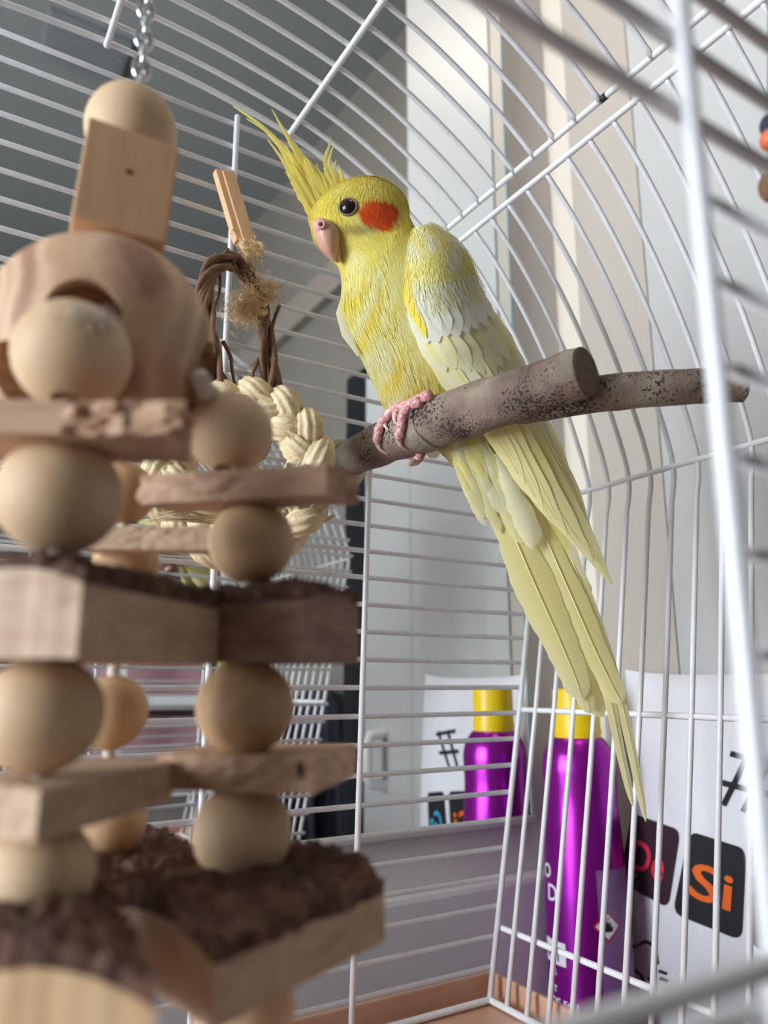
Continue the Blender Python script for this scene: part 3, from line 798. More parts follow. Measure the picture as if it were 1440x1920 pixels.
# ---- crest
crest = [
    ([(594, 400, .3465), (566, 345, .3455), (530, 280, .3450), (490, 235, .3450), (437, 199, .3450)], .0030),
    ([(600, 395, .3460), (570, 330, .3450), (540, 285, .3448), (505, 250, .3448), (462, 222, .3448)], .0026),
    ([(606, 392, .3462), (580, 330, .3450), (553, 280, .3445), (532, 243, .3445), (509, 204, .3445)], .0028),
    ([(612, 388, .3462), (588, 335, .3452), (563, 290, .3448), (545, 262, .3448), (528, 236, .3448)], .0030),
    ([(620, 380, .3465), (598, 338, .3455), (578, 305, .3452), (564, 290, .3450), (552, 282, .3450)], .0030),
    ([(626, 376, .3468), (606, 345, .3458), (592, 326, .3455), (580, 312, .3455)], .0032),
    ([(588, 402, .3470), (562, 360, .3462), (545, 325, .3460), (525, 292, .3460), (502, 262, .3460)], .0028),
    ([(632, 372, .3468), (622, 345, .3460), (612, 322, .3458), (608, 310, .3458)], .0030),
    ([(640, 366, .3470), (622, 330, .3460), (610, 300, .3458), (616, 278, .3458), (620, 257, .3458)], .0020),
    ([(644, 364, .3470), (630, 335, .3462), (618, 312, .3460), (620, 288, .3460), (626, 272, .3460)], .0020),
    ([(648, 362, .3470), (636, 338, .3462), (628, 318, .3460), (630, 300, .3460)], .0022),
    ([(655, 358, .3475), (645, 342, .3468), (640, 326, .3466), (634, 308, .3466)], .0022),
    ([(640, 366, .3480), (616, 338, .3472), (598, 322, .347), (594, 306, .347)], .0022),
    ([(600, 392, .3452), (580, 352, .3440), (564, 322, .3437), (548, 296, .3437), (536, 272, .3437)], .0026),
    ([(612, 392, .3450), (594, 356, .3440), (580, 330, .3437), (570, 305, .3437)], .0030),
    ([(600, 410, .3455), (578, 372, .3445), (562, 345, .3442), (548, 318, .3442)], .0028),
    ([(690, 352, .3470), (668, 345, .3462), (655, 340, .3462), (646, 338, .3462)], .0028),
    ([(676, 356, .3460), (660, 346, .3452), (650, 338, .3452), (644, 332, .3452)], .0028),
]
for j in range(26):
    k = random.random(); bx_ = 588+62*k; by_ = 404-46*k
    l = random.uniform(55, 118)*(1-.35*k); a = math.atan2(-.84-.10*k, -.56+.30*k)+random.gauss(0, .05)
    ex_, ey_ = bx_+l*cos(a), by_+l*sin(a)
    crest.append(([(bx_+8, by_+12, .3442), (bx_*.65+ex_*.35+2, by_*.65+ey_*.35, .3428), (bx_*.3+ex_*.7+1, by_*.3+ey_*.7, .3426), (ex_, ey_, .3430)], random.uniform(.0015, .0023)))
for j in range(8):
    bx_ = 645+j*7; by_ = 356-j*1.0
    crest.append(([(bx_+16, by_+6, .3455), (bx_+4, by_-6, .3440), (bx_-10, by_-14+j, .3440)], .0026))
CR1, CR2 = lin(240, 220, 80)[:3], lin(246, 236, 150)[:3]
for j, (pp, hw_) in enumerate(crest):
    rd = (RT*.25-FW).normalized()
    sm_ = crom(pp, 6); P = [at(*q) for q in sm_]; m = len(P)
    hw2 = [hw_*1.12*max(.06, (1-.93*(i/(m-1))**.75))*(.75+.25*min(1, 3*i/(m-1))) for i in range(m)]
    feather('crest_feather', P, hw2, rd, CR1 if j < 8 or j > 12 else CR2, CR2, bird, cup=.2, jag=.10, tipcol=CR2)
# ---- eye
E0, en = hit(body_bvh, 653, 388)
mb = MB(); s1 = en.orthogonal().normalized(); s2 = en.cross(s1)
ringp = [E0+(s1*cos(2*pi*i/32)+s2*sin(2*pi*i/32))*.00385+en*.0002 for i in range(32)]
eye = MB().sphere(E0-en*.0020, .0041, 32, 20).build('eye', M['eye'], bird, smooth=True)
MB().tube(ringp, .0005, 10, closed=True).build('eye_ring', M['eyering'], eye, smooth=True)
# ---- beak: cere, hooked upper mandible, small lower mandible
BD = -.0052
def blob_loft(rows, n=24):
    rows = crom([r[:5]+(r[5]+BD,) for r in rows], 5); mb = MB()
    for (xl, yl, xr, yr, t, d) in rows:
        c = at((xl+xr)/2, (yl+yr)/2, d); a = at(xr, yr, d)-c
        for k in range(n):
            th = 2*pi*k/n; mb.v.append(tuple(c+a*cos(th)+FW*t*sin(th)))
    for i in range(len(rows)-1):
        for k in range(n): mb.f.append((i*n+k, i*n+(k+1) % n, (i+1)*n+(k+1) % n, (i+1)*n+k))
    mb.f.append(tuple(range(n))); mb.f.append(tuple((len(rows)-1)*n+k for k in range(n)))
    return mb
ub = blob_loft([(588, 428, 632, 424, .0062, .3425), (589, 438, 637, 437, .0068, .3415), (592, 450, 638, 450, .0064, .3412), (598, 462, 636, 463, .0056, .3412), (606, 475, 633, 476, .0044, .3414), (616, 484, 630, 484, .0025, .3416), (624, 490, 629, 490, .0008, .3418)])
ub.build('upper_beak', M['beak'], bird, smooth=True)
lb = blob_loft([(618, 464, 641, 460, .0044, .3440), (622, 476, 640, 472, .0040, .3440), (627, 486, 639, 484, .0026, .3440), (631, 492, 637, 491, .0010, .344)])
lb.build('lower_beak', M['beak'], bird, smooth=True)
ce = blob_loft([(588, 416, 612, 412, .0030, .3410), (586, 424, 622, 420, .0052, .3400), (588, 433, 626, 430, .0060, .3400), (592, 441, 622, 440, .0050, .3402)])
cer = ce.build('cere', M['cere'], bird, smooth=True)
cb = bvh_of([ce]); cp, cn = hit(cb, 602, 421, .338)
s1 = cn.orthogonal().normalized(); s2 = cn.cross(s1)
MB().tube([cp+(s1*cos(2*pi*i/20)+s2*sin(2*pi*i/20))*.0014 for i in range(20)], .0007, 8, closed=True).build('nostril_rim', M['cere'], cer, smooth=True)
MB().sphere(cp, .0011, 14, 10).build('nostril', mat('nostril_dark', lin(96, 48, 44), .8), cer, smooth=True)
# ---- feet gripping the branch
def toe(pp, cl, r=.0023, par=bird):
    P = []
    for q in crom(pp, 4):
        h, n = hit(perch_bvh, q[0], q[1])
        P.append((h+n*r*.85) if h is not None else at(q[0], q[1], q[2] if len(q) > 2 else .338))
    for _ in range(2): P = [P[0]]+[(P[i-1]+P[i]*2+P[i+1])/4 for i in range(1, len(P)-1)]+[P[-1]]
    m = len(P)
    t_ = MB().tube(P, [r*(1.12-.28*i/m+.10*sin(i*1.7)) for i in range(m)], 12).build('toe', M['foot'], par, smooth=True)
    C = [P[-1]]
    for q in cl:
        h, n = hit(perch_bvh, q[0], q[1]); C.append((h+n*(.0012 if q is not cl[-1] else .0004)) if h is not None else at(q[0], q[1], .343))
    C = [V(c) for c in crom([tuple(c) for c in C], 4)]; k = len(C)
    MB().tube(C, [.0019*(1-.93*(i/(k-1))**1.3) for i in range(k)], 10).build('claw', M['claw'], t_, smooth=True)
    return t_
toe([(812, 745, .337), (790, 755, .336), (770, 766, .336), (760, 784, .335), (757, 800, .335), (754, 815, .335)], [(752, 822), (755, 832), (766, 843)])
toe([(795, 757, .338), (762, 766, .339), (740, 776, .341), (724, 792, .341), (716, 808, .341), (713, 823, .341)], [(711, 828), (716, 840), (730, 852)])
toe([(770, 762, .345), (752, 768, .345), (736, 776, .344), (729, 786, .344)], [(726, 792), (727, 800), (731, 808)], .0017)
toe([(790, 752, .344), (768, 760, .343), (752, 768, .342), (748, 776, .342)], [(745, 782), (744, 790), (746, 798)], .0017)
bt = MB().tube([at(792, 846, .352), at(785, 860, .350), (at(778, 867, .347))], [.0022, .0022, .0018], 10).build('toe', M['foot'], bird, smooth=True)
MB().tube([at(780, 866, .3475), at(771, 870, .344), at(760, 866, .342)], [.0017, .0013, .0002], 10).build('claw', M['claw'], bt, smooth=True)

# =================================================================== WOODEN HANGING TOY
toy = thing('wooden_chew_toy', tuple(ath(458, 1960, .17)), 'hanging wooden chew toy of beads, bark slabs and planks on a steel chain', 'bird toy')
def bead(x, y, rpx, h, m='bead', name='bead', sc=(1, 1, .97)):
    c = ath(x, y, h); r = rpx*c.dot(FW)/FPX
    a = random.uniform(-.25, .25)
    mb = MB().sphere((0, 0, 0), r, 40, 26, sc, hole=.26)
    rt = Matrix.Rotation(a, 3, 'X') @ Matrix.Rotation(random.uniform(-.25, .25), 3, 'Y')
    mb.v = [tuple(rt @ V(p)+c) for p in mb.v]
    return mb.build(name, M[m], toy, smooth=True, auto=.7), c
strands = {
    'F': [(136, 668, 107, .142), (112, 930, 114, .140), (80, 1338, 112, .138), (72, 1640, 103, .138)],
    'R': [(432, 812, 80, .172), (472, 1017, 80, .172), (460, 1325, 91, .172), (455, 1560, 92, .172), (458, 1888, 96, .172)],
    'B': [(228, 925, 62, .205), (236, 1062, 62, .205), (205, 1335, 71, .205), (203, 1542, 70, .205)]}
for kf, lst in strands.items():
    cs = []
    for j, (x, y, r, h) in enumerate(lst):
        o, c = bead(x, y, r, h, 'bead2' if (kf == 'B' or (kf, j) in (('R', 1), ('R', 2))) else 'bead'); cs.append(c)
    cs = [cs[0]+V((0, 0, .008))]+cs+[cs[-1]-V((0, 0, .008))]
    MB().tube(cs, .0016, 8).build('rope', M['cotton'], toy, smooth=True)

def quad_pts(A, B, C, z):
    f = lambda q: V(ath(q[0], q[1], q[2])) if len(q) > 2 else onZ(q[0], q[1], z)
    A, B, C = f(A), f(B), f(C)
    for p in (A, B, C): p.z = z
    return A, B, C
def plank(A, B, C, z, th, m, amp=.0009, down=True, seed=0, fuzz=0):
    """a small board: one horizontal face given by three corners, extruded by its thickness; chewed edges"""
    A, B, C = quad_pts(A, B, C, z)
    D = A+C-B; z0 = z if down else z-th
    bm = bmesh.new()
    vs = [bm.verts.new((p.x, p.y, z0)) for p in (A, B, C, D)]+[bm.verts.new((p.x, p.y, z0+th)) for p in (A, B, C, D)]
    for f in ((3, 2, 1, 0), (4, 5, 6, 7), (0, 1, 5, 4), (1, 2, 6, 5), (2, 3, 7, 6), (3, 0, 4, 7)): bm.faces.new([vs[i] for i in f])
    bmesh.ops.subdivide_edges(bm, edges=bm.edges[:], cuts=17, use_grid_fill=True)
    bmesh.ops.recalc_face_normals(bm, faces=bm.faces)
    ctr = (A+C)/2; ctr.z = z0+th/2
    for v in bm.verts:
        d = v.co-ctr; e = V((d.x, d.y, 0))
        n = noise.noise(v.co*330+V((seed, 0, 0)))+.7*noise.noise(v.co*800)-.2
        edge = max(abs((v.co-ctr).dot((B-A).normalized()))/((B-A).length/2), abs((v.co-ctr).dot((C-B).normalized()))/((C-B).length/2))
        if edge > .97: v.co += e.normalized()*n*amp
        v.co.z += .12*amp*noise.noise(v.co*200)
    me = bpy.data.meshes.new('plank'); bm.to_mesh(me); bm.free(); me.materials.append(M[m])
    return link('plank', me, toy)
def slab(A, B, C, z, th, bulge, m, across='a', bt=.0028, seed=0, ragged=.0010):
    """half-log slab: wooden underside and a bark top; z is the level of the wood's upper edge"""
    A, B, C = quad_pts(A, B, C, z)
    n1, n2 = 56, 56
    def Q(i, j, lift):
        a, b = i/n1, j/n2
        p = B+(A-B)*a+(C-B)*b
        s_ = a if across == 'a' else b
        p = p.copy(); p.z = z+bulge*(1-(2*s_-1)**2)+lift
        return p
    def solid(lo, hi, mt, par, name, rag):
        mb = MB(); N1 = n1+1
        for lvl in (0, 1):
            for j in range(n2+1):
                for i in range(n1+1):
                    p = lo(i, j) if lvl == 0 else hi(i, j)
                    if i in (0, n1) or j in (0, n2):
                        k = noise.noise(p*300+V((seed, 2, 1)))*rag
                        cc = (A+C)/2; e = V((p.x-cc.x, p.y-cc.y, 0)).normalized(); p = p+e*k
                    mb.v.append(tuple(p))
        T = (n2+1)*N1
        for j in range(n2):
            for i in range(n1):
                a = j*N1+i; mb.f.append((a, a+N1, a+N1+1, a+1)); mb.f.append((T+a, T+a+1, T+a+N1+1, T+a+N1))
        for i in range(n1):
            a = i; mb.f.append((a, a+1, T+a+1, T+a)); a = n2*N1+i; mb.f.append((a+1, a, T+a, T+a+1))
        for j in range(n2):
            a = j*N1; mb.f.append((a+N1, a, T+a, T+a+N1)); a = j*N1+n1; mb.f.append((a, a+N1, T+a+N1, T+a))
        return mb.build(name, mt, par, smooth=True, auto=.7)
    o = solid(lambda i, j: V((Q(i, j, 0).x, Q(i, j, 0).y, z-th)), lambda i, j: Q(i, j, 0), M[m], toy, 'bark_slab', ragged*.5)
    gd = ((C-B) if across == 'a' else (A-B)).normalized(); gs = V((-gd.y, gd.x, 0))
    rough_ = lambda p: .0012*noise.noise(p*110+V((seed, 0, 0)))+.0014*noise.noise(V((p.dot(gd)*120, p.dot(gs)*520, seed)))+.0006*noise.noise(p*800)
    solid(lambda i, j: Q(i, j, .0001), lambda i, j: Q(i, j, bt+rough_(Q(i, j, 0))*1.3), M['bark'], o, 'bark', ragged*1.6)
    return o
zb = lambda x, y, h: ath(x, y, h).z
# tier 1: two planks above the eye line (their undersides show), a thin one behind
plank((-70, 812), (342, 815), (357, 868), zb(342, 815, .128), .0063, 'plank', .0026, seed=1)
plank((256, 945), (611, 926), (672, 946), zb(611, 926, .158), .0068, 'plank', .0016, seed=2)
plank((150, 1029), (404, 1031), (412, 1040), zb(404, 1031, .190), .0060, 'plank2', .0006, seed=3)
# tier 2: bark slabs at eye level
z2 = zb(140, 1233, .122)
slab((-120, 1225, .128), (142, 1233, .122), (408, 1243, .166), z2+.0118, .0118, .0030, 'plank2', 'a', seed=4)
z2b = zb(570, 1240, .158)
slab((392, 1243, .166), (570, 1240, .158), (672, 1236, .178), z2b+.0125, .0125, .0022, 'plank3', 'b', seed=5)
# tier 3: planks below the eye line (their tops show)
plank((-90, 1472, .132), (75, 1480, .122), (326, 1434, .166), zb(75, 1480, .122), .0078, 'plank2', .0006, down=False, seed=6)
pk = plank((296, 1414, .166), (588, 1419, .158), (669, 1396, .192), zb(588, 1419, .158), .0072, 'plank', .0006, down=False, seed=7)
kx = ath(560, 1442, .1586)
MB().tube([kx+RT*.0003+V((0, 0, -.0016)), kx, kx-RT*.0002+V((0, 0, .0014))], [.0006, .0009, .0006], 8, flat=.35).build('knot', M['dark'], toy, smooth=True)
# tier 4: bark slabs seen from above
slab((215, 1712, .160), (402, 1812, .130), (722, 1697, .172), zb(402, 1812, .130), .0090, .0030, 'plank2', 'a', bt=.0035, seed=8)
slab((90, 1560, .225), (170, 1700, .178), (375, 1640, .206), zb(375, 1640, .200), .0080, .0020, 'plank2', 'a', bt=.003, seed=9)
slab((215, 1695, .150), (292, 1895, .108), (-170, 1880, .110), zb(292, 1895, .108), .0110, .0045, 'bead2', 'b', bt=.0035, seed=10)
# big drilled ball
bc = ath(190, 656, .168); br = 209*bc.dot(FW)/FPX
bmb = MB().sphere((0, 0, 0), br, 64, 40)
ballo = bmb.build('drilled_ball', M['ball'], toy, smooth=True)
ballo.location = bc
def hole_dir(x, y):
    r = ray(x, y).normalized(); b_ = r.dot(bc); dd = b_*b_-bc.length_squared+br*br
    return (r*(b_-math.sqrt(max(0, dd)))-bc).normalized()
cut = []
for hx, hy, hr in ((152, 588, .0078), (394, 696, .0070), (20, 700, .0068)):
    d = hole_dir(hx, hy)
    c = MB().tube([V((0, 0, 0))+d*br*.3, d*br*1.3], hr, 32).build('cutter', M['ball'])
    c.location = bc; cut.append(c)
    md = ballo.modifiers.new('hole', 'BOOLEAN'); md.object = c; md.operation = 'DIFFERENCE'; md.solver = 'EXACT'
bpy.context.view_layer.update()
dg = bpy.context.evaluated_depsgraph_get()
new = bpy.data.meshes.new_from_object(ballo.evaluated_get(dg))
ballo.modifiers.clear(); old = ballo.data; ballo.data = new; new.name = 'drilled_ball'
ballo.matrix_parent_inverse = Matrix.Translation(-V(toy.location)); ballo.location = bc
new.polygons.foreach_set('use_smooth', [True]*len(new.polygons)); new.set_sharp_from_angle(angle=.6)
for c in cut: bpy.data.objects.remove(c)
# cotton rope with fuzz coming out of the holes
fz = MB()
for (x0, y0, x1, y1, h0, h1) in ((155, 606, 150, 585, .134, .146), (372, 704, 400, 742, .158, .166)):
    a, b = ath(x0, y0, h0), ath(x1, y1, h1)
    MB().tube([a, (a+b)/2+V((0, 0, -.001)), b], .0022, 10).build('rope_end', M['cotton'], toy, smooth=True)
rt_top = ath(160, 598, .133)
for i in range(420):
    p = rt_top+RT*random.gauss(0, .0026)+V((0, 0, random.gauss(-.0008, .0008)))+FH*random.gauss(.001, .002)
    d = V((random.gauss(0, .6), random.gauss(0, .6), random.uniform(.1, 1))).normalized()
    fz.tube([p, p+d*.0015, p+d*.0024+V((random.gauss(0, .0006), random.gauss(0, .0006), 0))], [.00012, .0001, .00005], 3)
fz.build('rope_fuzz', M['cotton'], toy, kind='stuff')
# cube block and top bead
bcq = ath(232, 366, .170)
ang = radians(-6)
ux = V((cos(ang), sin(ang), 0)); uy = V((-sin(ang), cos(ang), 0)); uz = (V((0, 0, 1))+ux*.06+uy*.02).normalized(); ux = (ux-uz*ux.dot(uz)).normalized(); uy = uz.cross(ux)
hs = .0108
mb = MB(); mb.box((-hs, -hs, -hs*1.55), (hs, -hs*.12, hs*1.0)); mb.v = [tuple(bcq+ux*x+uy*y+uz*z) for x, y, z in mb.v]
blk = mb.build('block', M['block'], toy, bevel=.0006)
kc = bcq-uy*hs-uz*.0008
MB().tube([kc-uy*.00015, kc+uy*.0004], .0008, 14).build('knot', M['vine'], blk, smooth=True, auto=.6)
bead(246, 246, 83, .172, 'bead', 'top_bead', sc=(1, 1, 1.05))
# chain of twisted links up to the roof
c0 = ath(262, 172, .172); c1 = ath(276, -60, .180); c1.z = .3160
cd = (c1-c0); nl = int(cd.length/.0050)
for i in range(nl):
    c = c0+cd*((i+.5)/nl); ax = cd.normalized()
    s1 = RT if i % 2 else FH
    s1 = (s1*cos(.6)+(FH if i % 2 else -RT)*sin(.6)); s1 = (s1-ax*s1.dot(ax)).normalized()
    P = []
    for k in range(14):
        a = 2*pi*k/14; P.append(c+ax*cos(a)*.0036+s1*sin(a)*.0020)
    MB().tube(P, .00072, 7, closed=True).build('chain_link', M['steel'], toy, smooth=True)

# =================================================================== VINE RING WITH CORN HUSK BRAID
vt_ = thing('vine_ring_toy', tuple(onY(450, 1030, .33)), 'twig ring and braided corn husk toy pegged to the back wires with jute twine', 'bird toy')
loop = [(432, 486, .337), (398, 505, .330), (384, 560, .324), (392, 640, .320), (408, 720, .318), (425, 800, .320), (462, 850, .328), (505, 800, .334), (512, 720, .336), (500, 640, .338), (486, 575, .339), (462, 515, .339)]
LP = [onY(*q) for q in loop]+[onY(*loop[0])]
LPs = [V(p) for p in crom([tuple(p) for p in LP], 6)][:-1]
nL = len(LPs)
for k in range(11):
    ph = random.random()*6.28; turns = random.choice((2, 3, 3, 4)); rad = random.uniform(.0016, .0046)
    P = []
    for i in range(nL):
        t = (LPs[(i+1) % nL]-LPs[i-1]).normalized(); s1 = t.cross(V((.2, 1, .1))).normalized(); s2 = t.cross(s1)
        a = ph+turns*2*pi*i/nL; wob = 1+.35*noise.noise(LPs[i]*60+V((k*3, 0, 0)))
        P.append(LPs[i]+(s1*cos(a)+s2*sin(a)*.8)*rad*wob)
    MB().tube(P, random.uniform(.0009, .0017), 7, closed=True).build('vine', M['vine'], vt_, smooth=True)
for pp in ([(415, 505, .333), (398, 530, .328), (395, 575, .325), (402, 600, .325)], [(405, 476, .335), (410, 500, .333), (412, 545, .330), (398, 590, .327)], [(428, 468, .337), (404, 500, .333), (396, 540, .330), (394, 580, .328)], [(524, 572, .338), (514, 600, .338), (508, 630, .337), (500, 660, .337)], [(485, 674, .338), (474, 700, .337), (478, 730, .336), (490, 745, .335)], [(404, 690, .32), (425, 720, .319), (445, 742, .319), (455, 760, .32)], [(418, 640, .32), (432, 668, .319), (436, 700, .318), (444, 735, .318)]):
    P = [V(q) for q in crom([tuple(onY(*q)) for q in pp], 5)]
    MB().tube(P, [.0011*(1-.5*i/len(P)) for i in range(len(P))], 7).build('vine_twig', M['vine'], vt_, smooth=True)
# peg: two prongs straddling a wire
pk_ = []
def prong(a, b, w0, w1, dy):
    A, B = onY(*a), onY(*b); t = (B-A).normalized(); s1 = t.cross(V((0, 1, 0))).normalized(); n_ = V((0, 1, 0))
    q = [A+s1*w0, A-s1*w0, B-s1*w1, B+s1*w1]
    return MB().prism(q, n_*dy)
prong((428, 318, .3405), (472, 462, .3405), .0034, .0036, .0056).build('peg_prong', M['clip'], vt_, bevel=.0006)
prong((410, 316, .3415), (452, 450, .3415), .0018, .0026, .0050).build('peg_prong', M['clip'], vt_, bevel=.0005)
prong((446, 425, .3412), (474, 476, .3412), .0040, .0018, .0045).build('peg_head', M['clip'], vt_, bevel=.0005)
tw = [(472, 462, .339), (466, 480, .338), (470, 505, .338), (468, 530, .338), (476, 552, .337)]
P = [V(q) for q in crom([tuple(onY(*q)) for q in tw], 6)]
for k in range(2):
    Q = [p+RT*.0009*cos(i*.9+k*pi)+FH*.0009*sin(i*.9+k*pi) for i, p in enumerate(P)]
    MB().tube(Q, .0010, 7).build('twine', M['twine'], vt_, smooth=True)
for cx_, cy_, Y_, rx in ((474, 462, .338, .0046), (476, 562, .337, .0062), (478, 578, .337, .0058)):
    c = onY(cx_, cy_, Y_)
    P = [c+RT*rx*cos(2*pi*i/20)+V((0, 0, .004*sin(2*pi*i/20)+.001*sin(6*pi*i/20)))+FH*rx*.7*sin(2*pi*i/20+.6) for i in range(20)]
    MB().tube(P, .0011, 7, closed=True).build('twine', M['twine'], vt_, smooth=True)
fz = MB()
for cx_, cy_, Y_, sg, nn in ((470, 470, .337, .003, 260), (468, 505, .3375, .0022, 160), (455, 580, .333, .0038, 700), (500, 545, .335, .0036, 600), (476, 565, .333, .004, 300)):
    c = onY(cx_, cy_, Y_)
    for i in range(nn):
        p = c+V((random.gauss(0, sg), random.gauss(0, sg*.6), random.gauss(0, sg)))
        d = V((random.gauss(0, 1), random.gauss(0, .6), random.gauss(-.3, 1))).normalized(); l = random.uniform(.002, .005)
        e = V((random.gauss(0, 1), random.gauss(0, 1), random.gauss(0, 1)))*.0008
        fz.tube([p, p+d*l*.5+e, p+d*l], [.00013, .00012, .00005], 3)
fz.build('twine_fuzz', M['twine'], vt_, kind='stuff')
# braided husk wreath below
hc_ = onY(452, 888, .318)
ax1 = (RT*.98+V((0, 0, .0))).normalized(); ax2 = V((0, 0, 1)); ax3 = ax1.cross(ax2)
NT_ = 132; RM = .0315
for k in range(3):
    P, R_ = [], []
    for i in range(NT_):
        f = 2*pi*i/NT_; a = 5*f+2*pi*k/3
        rr_ = RM+.0062*sin(a)
        P.append(hc_+(ax1*cos(f)*1.02+ax2*sin(f)*1.05)*rr_+ax3*.0058*sin(2*a))
        R_.append(.0064*(1+.16*sin(2*a+.6)+.10*noise.noise(P[-1]*150)))
    mb = MB().tube(P, R_, 40, closed=True)
    for i in range(len(mb.v)):
        p = V(mb.v[i]); q = i % 40
        c = P[i//40]; mb.v[i] = tuple(c+(p-c)*(1.04-.20*abs(sin(q*pi/40*11+(i//40)*.05+.8*noise.noise(p*90)))+.07*noise.noise(p*260)))
    mb.build('husk_strand', M['husk'], vt_, smooth=True)
for j in range(34):
    f = random.uniform(0, 2*pi); p = hc_+(ax1*cos(f)+ax2*sin(f))*(RM+random.uniform(-.006, .012))-ax3*random.choice((-1, 1))*random.uniform(.004, .010)
    t = (ax1*-sin(f)+ax2*cos(f)); t = (t+ax1*random.gauss(0, .5)+ax3*random.gauss(0, .4)).normalized(); l = random.uniform(.006, .014); w_ = t.cross(ax3).normalized()*random.uniform(.0008, .002)
    a, b, c = p, p+t*l*.5+ax3*.001, p+t*l
    MB().add([a-w_, a+w_, b+w_, b-w_, c+w_*.4, c-w_*.4], [(0, 1, 2, 3), (3, 2, 4, 5)]).build('husk_strip', M['husk'], vt_, smooth=True)
for j in range(16):
    a = onY(270+random.random()*30, 968+random.uniform(-8, 10), .305); b = onY(400+random.random()*20, 975+random.uniform(-8, 10), .31)
    MB().tube([a, (a+b)/2+V((0, 0, random.uniform(-.001, .002))), b], [.0004, .0010, .0006], 6, flat=.4).build('husk_strip', M['husk'], vt_, smooth=True)

# =================================================================== SPRAY BOTTLE
def text_mesh(body, size=1.0, align='CENTER'):
    c = bpy.data.curves.new('t', 'FONT'); c.body = body; c.size = size; c.align_x = align; c.resolution_u = 3; c.offset = .016*size
    o = bpy.data.objects.new('t', c); me = o.to_mesh()
    bm = bmesh.new(); bm.from_mesh(me)
    bmesh.ops.triangulate(bm, faces=bm.faces)
    for _ in range(2):
        le = [e for e in bm.edges if e.calc_length() > .12*size]
        if le: bmesh.ops.subdivide_edges(bm, edges=le, cuts=1)
        bmesh.ops.triangulate(bm, faces=bm.faces)
    vs = [tuple(v.co) for v in bm.verts]; bm.verts.index_update(); fs = [tuple(v.index for v in f.verts) for f in bm.faces]
    bm.free(); o.to_mesh_clear(); bpy.data.objects.remove(o); bpy.data.curves.remove(c)
    return vs, fs
BX, BYc = .4335, .4265
hb = V((BX, BYc, 0)).dot(FH)
zpx = lambda y: ath(1085, y, hb).z
rpx = lambda p: p*.0564/142
bot = thing('spray_bottle', (BX, BYc, DZ), 'purple metallic aerosol bottle with a yellow cap, standing beside the pillow', 'bottle')
bprof = [(rpx(72), DZ), (rpx(74), DZ+.004), (rpx(74), zpx(1720)), (rpx(72), zpx(1640)), (rpx(68.5), zpx(1560)), (rpx(65.5), zpx(1500)), (rpx(66.5), zpx(1460)), (rpx(67), zpx(1435)), (rpx(63), zpx(1412)), (rpx(55), zpx(1395)), (rpx(46), zpx(1383)), (rpx(38), zpx(1382))]
bb = crom([(z, r) for r, z in bprof], 4)
MB().lathe([(r, z) for z, r in bb], (BX, BYc, 0), 64).build('body', M['purple'], bot, smooth=True, auto=1.0)
capo = MB().lathe([(rpx(43), zpx(1381.9)), (rpx(43), zpx(1296)), (rpx(42), zpx(1293)), (rpx(39), zpx(1291)), (rpx(10), zpx(1290.5))], (BX, BYc, 0), 48).build('cap', M['cap'], bot, smooth=True, auto=.7)
MB().lathe([(rpx(44.2), zpx(1374)), (rpx(44.2), zpx(1366))], (BX, BYc, 0), 48).build('cap_ring', M['cap'], capo, smooth=True, auto=.7)
def brad(z):
    for (z0, r0), (z1, r1) in zip(bb, bb[1:]):
        if z0 <= z <= z1: return r0+(r1-r0)*(z-z0)/max(1e-9, z1-z0)
    return bb[0][1]
tc_ = math.atan2(-BYc, -BX)                       # direction from the bottle towards the viewer
def on_bottle(ang, z, off=.0002):
    r = brad(z)+off; a = tc_+ang                 # positive ang = towards the right-hand side of the bottle as seen
    return (BX+r*cos(a), BYc+r*sin(a), z)
def bottle_text(body, size, a_end, z, m='white', align='RIGHT'):
    vs, fs = text_mesh(body, size, align)
    MB().add([on_bottle(a_end+x/.028, z+y) for x, y, _ in vs], fs).build('lettering', M[m], bot)
def bottle_patch(a0, a1, z0, z1, m, name, off=.00012, n=14):
    mb = MB()
    for j in range(9):
        for i in range(n+1): mb.v.append(on_bottle(a0+(a1-a0)*i/n, z0+(z1-z0)*j/8, off))
    for j in range(8):
        for i in range(n): a = j*(n+1)+i; mb.f.append((a, a+1, a+n+2, a+n+1))
    return mb.build(name, M[m], bot)
bottle_text('O', .013, -.95, zpx(1640)); bottle_text('D', .015, -.72, zpx(1680))
bottle_patch(-1.3, -.56, zpx(1795), zpx(1752), 'white', 'label_panel')
bottle_text('DAY', .012, -.66, zpx(1788), 'purple')
for j, t in enumerate(('UR', 'INT')): bottle_text(t, .006, -.86, zpx(1815+j*32))
bottle_text('SE DE FOI', .0075, -.28, zpx(1872)); bottle_text('PER', .006, -.36, zpx(1900))
bottle_patch(.26, 1.45, DZ+.006, zpx(1615), 'purplelabel', 'label_panel')
for j in range(26):
    zz = zpx(1625+j*3.0)
    if j % 9 == 8: continue
    bottle_patch(.30, .30+.9, zz-.0003, zz+.0003, 'fineprint' if 'fineprint' in M else 'purplelabel', 'print_line', .0003, 10)
hz = (zpx(1690)+zpx(1738))/2
def diamond(s_, m, off, n=4):
    a0 = .46; return MB().add([on_bottle(a0+dx*s_/.028, hz+dz*s_, off) for dx, dz in ((0, -1), (.5, -.5), (1, 0), (.5, .5), (0, 1), (-.5, .5), (-1, 0), (-.5, -.5))], [(0, 1, 2, 3, 4, 5, 6, 7)]).build('hazard_diamond', M[m], bot)
diamond(.0098, 'red', .0003); diamond(.0080, 'white', .00045)
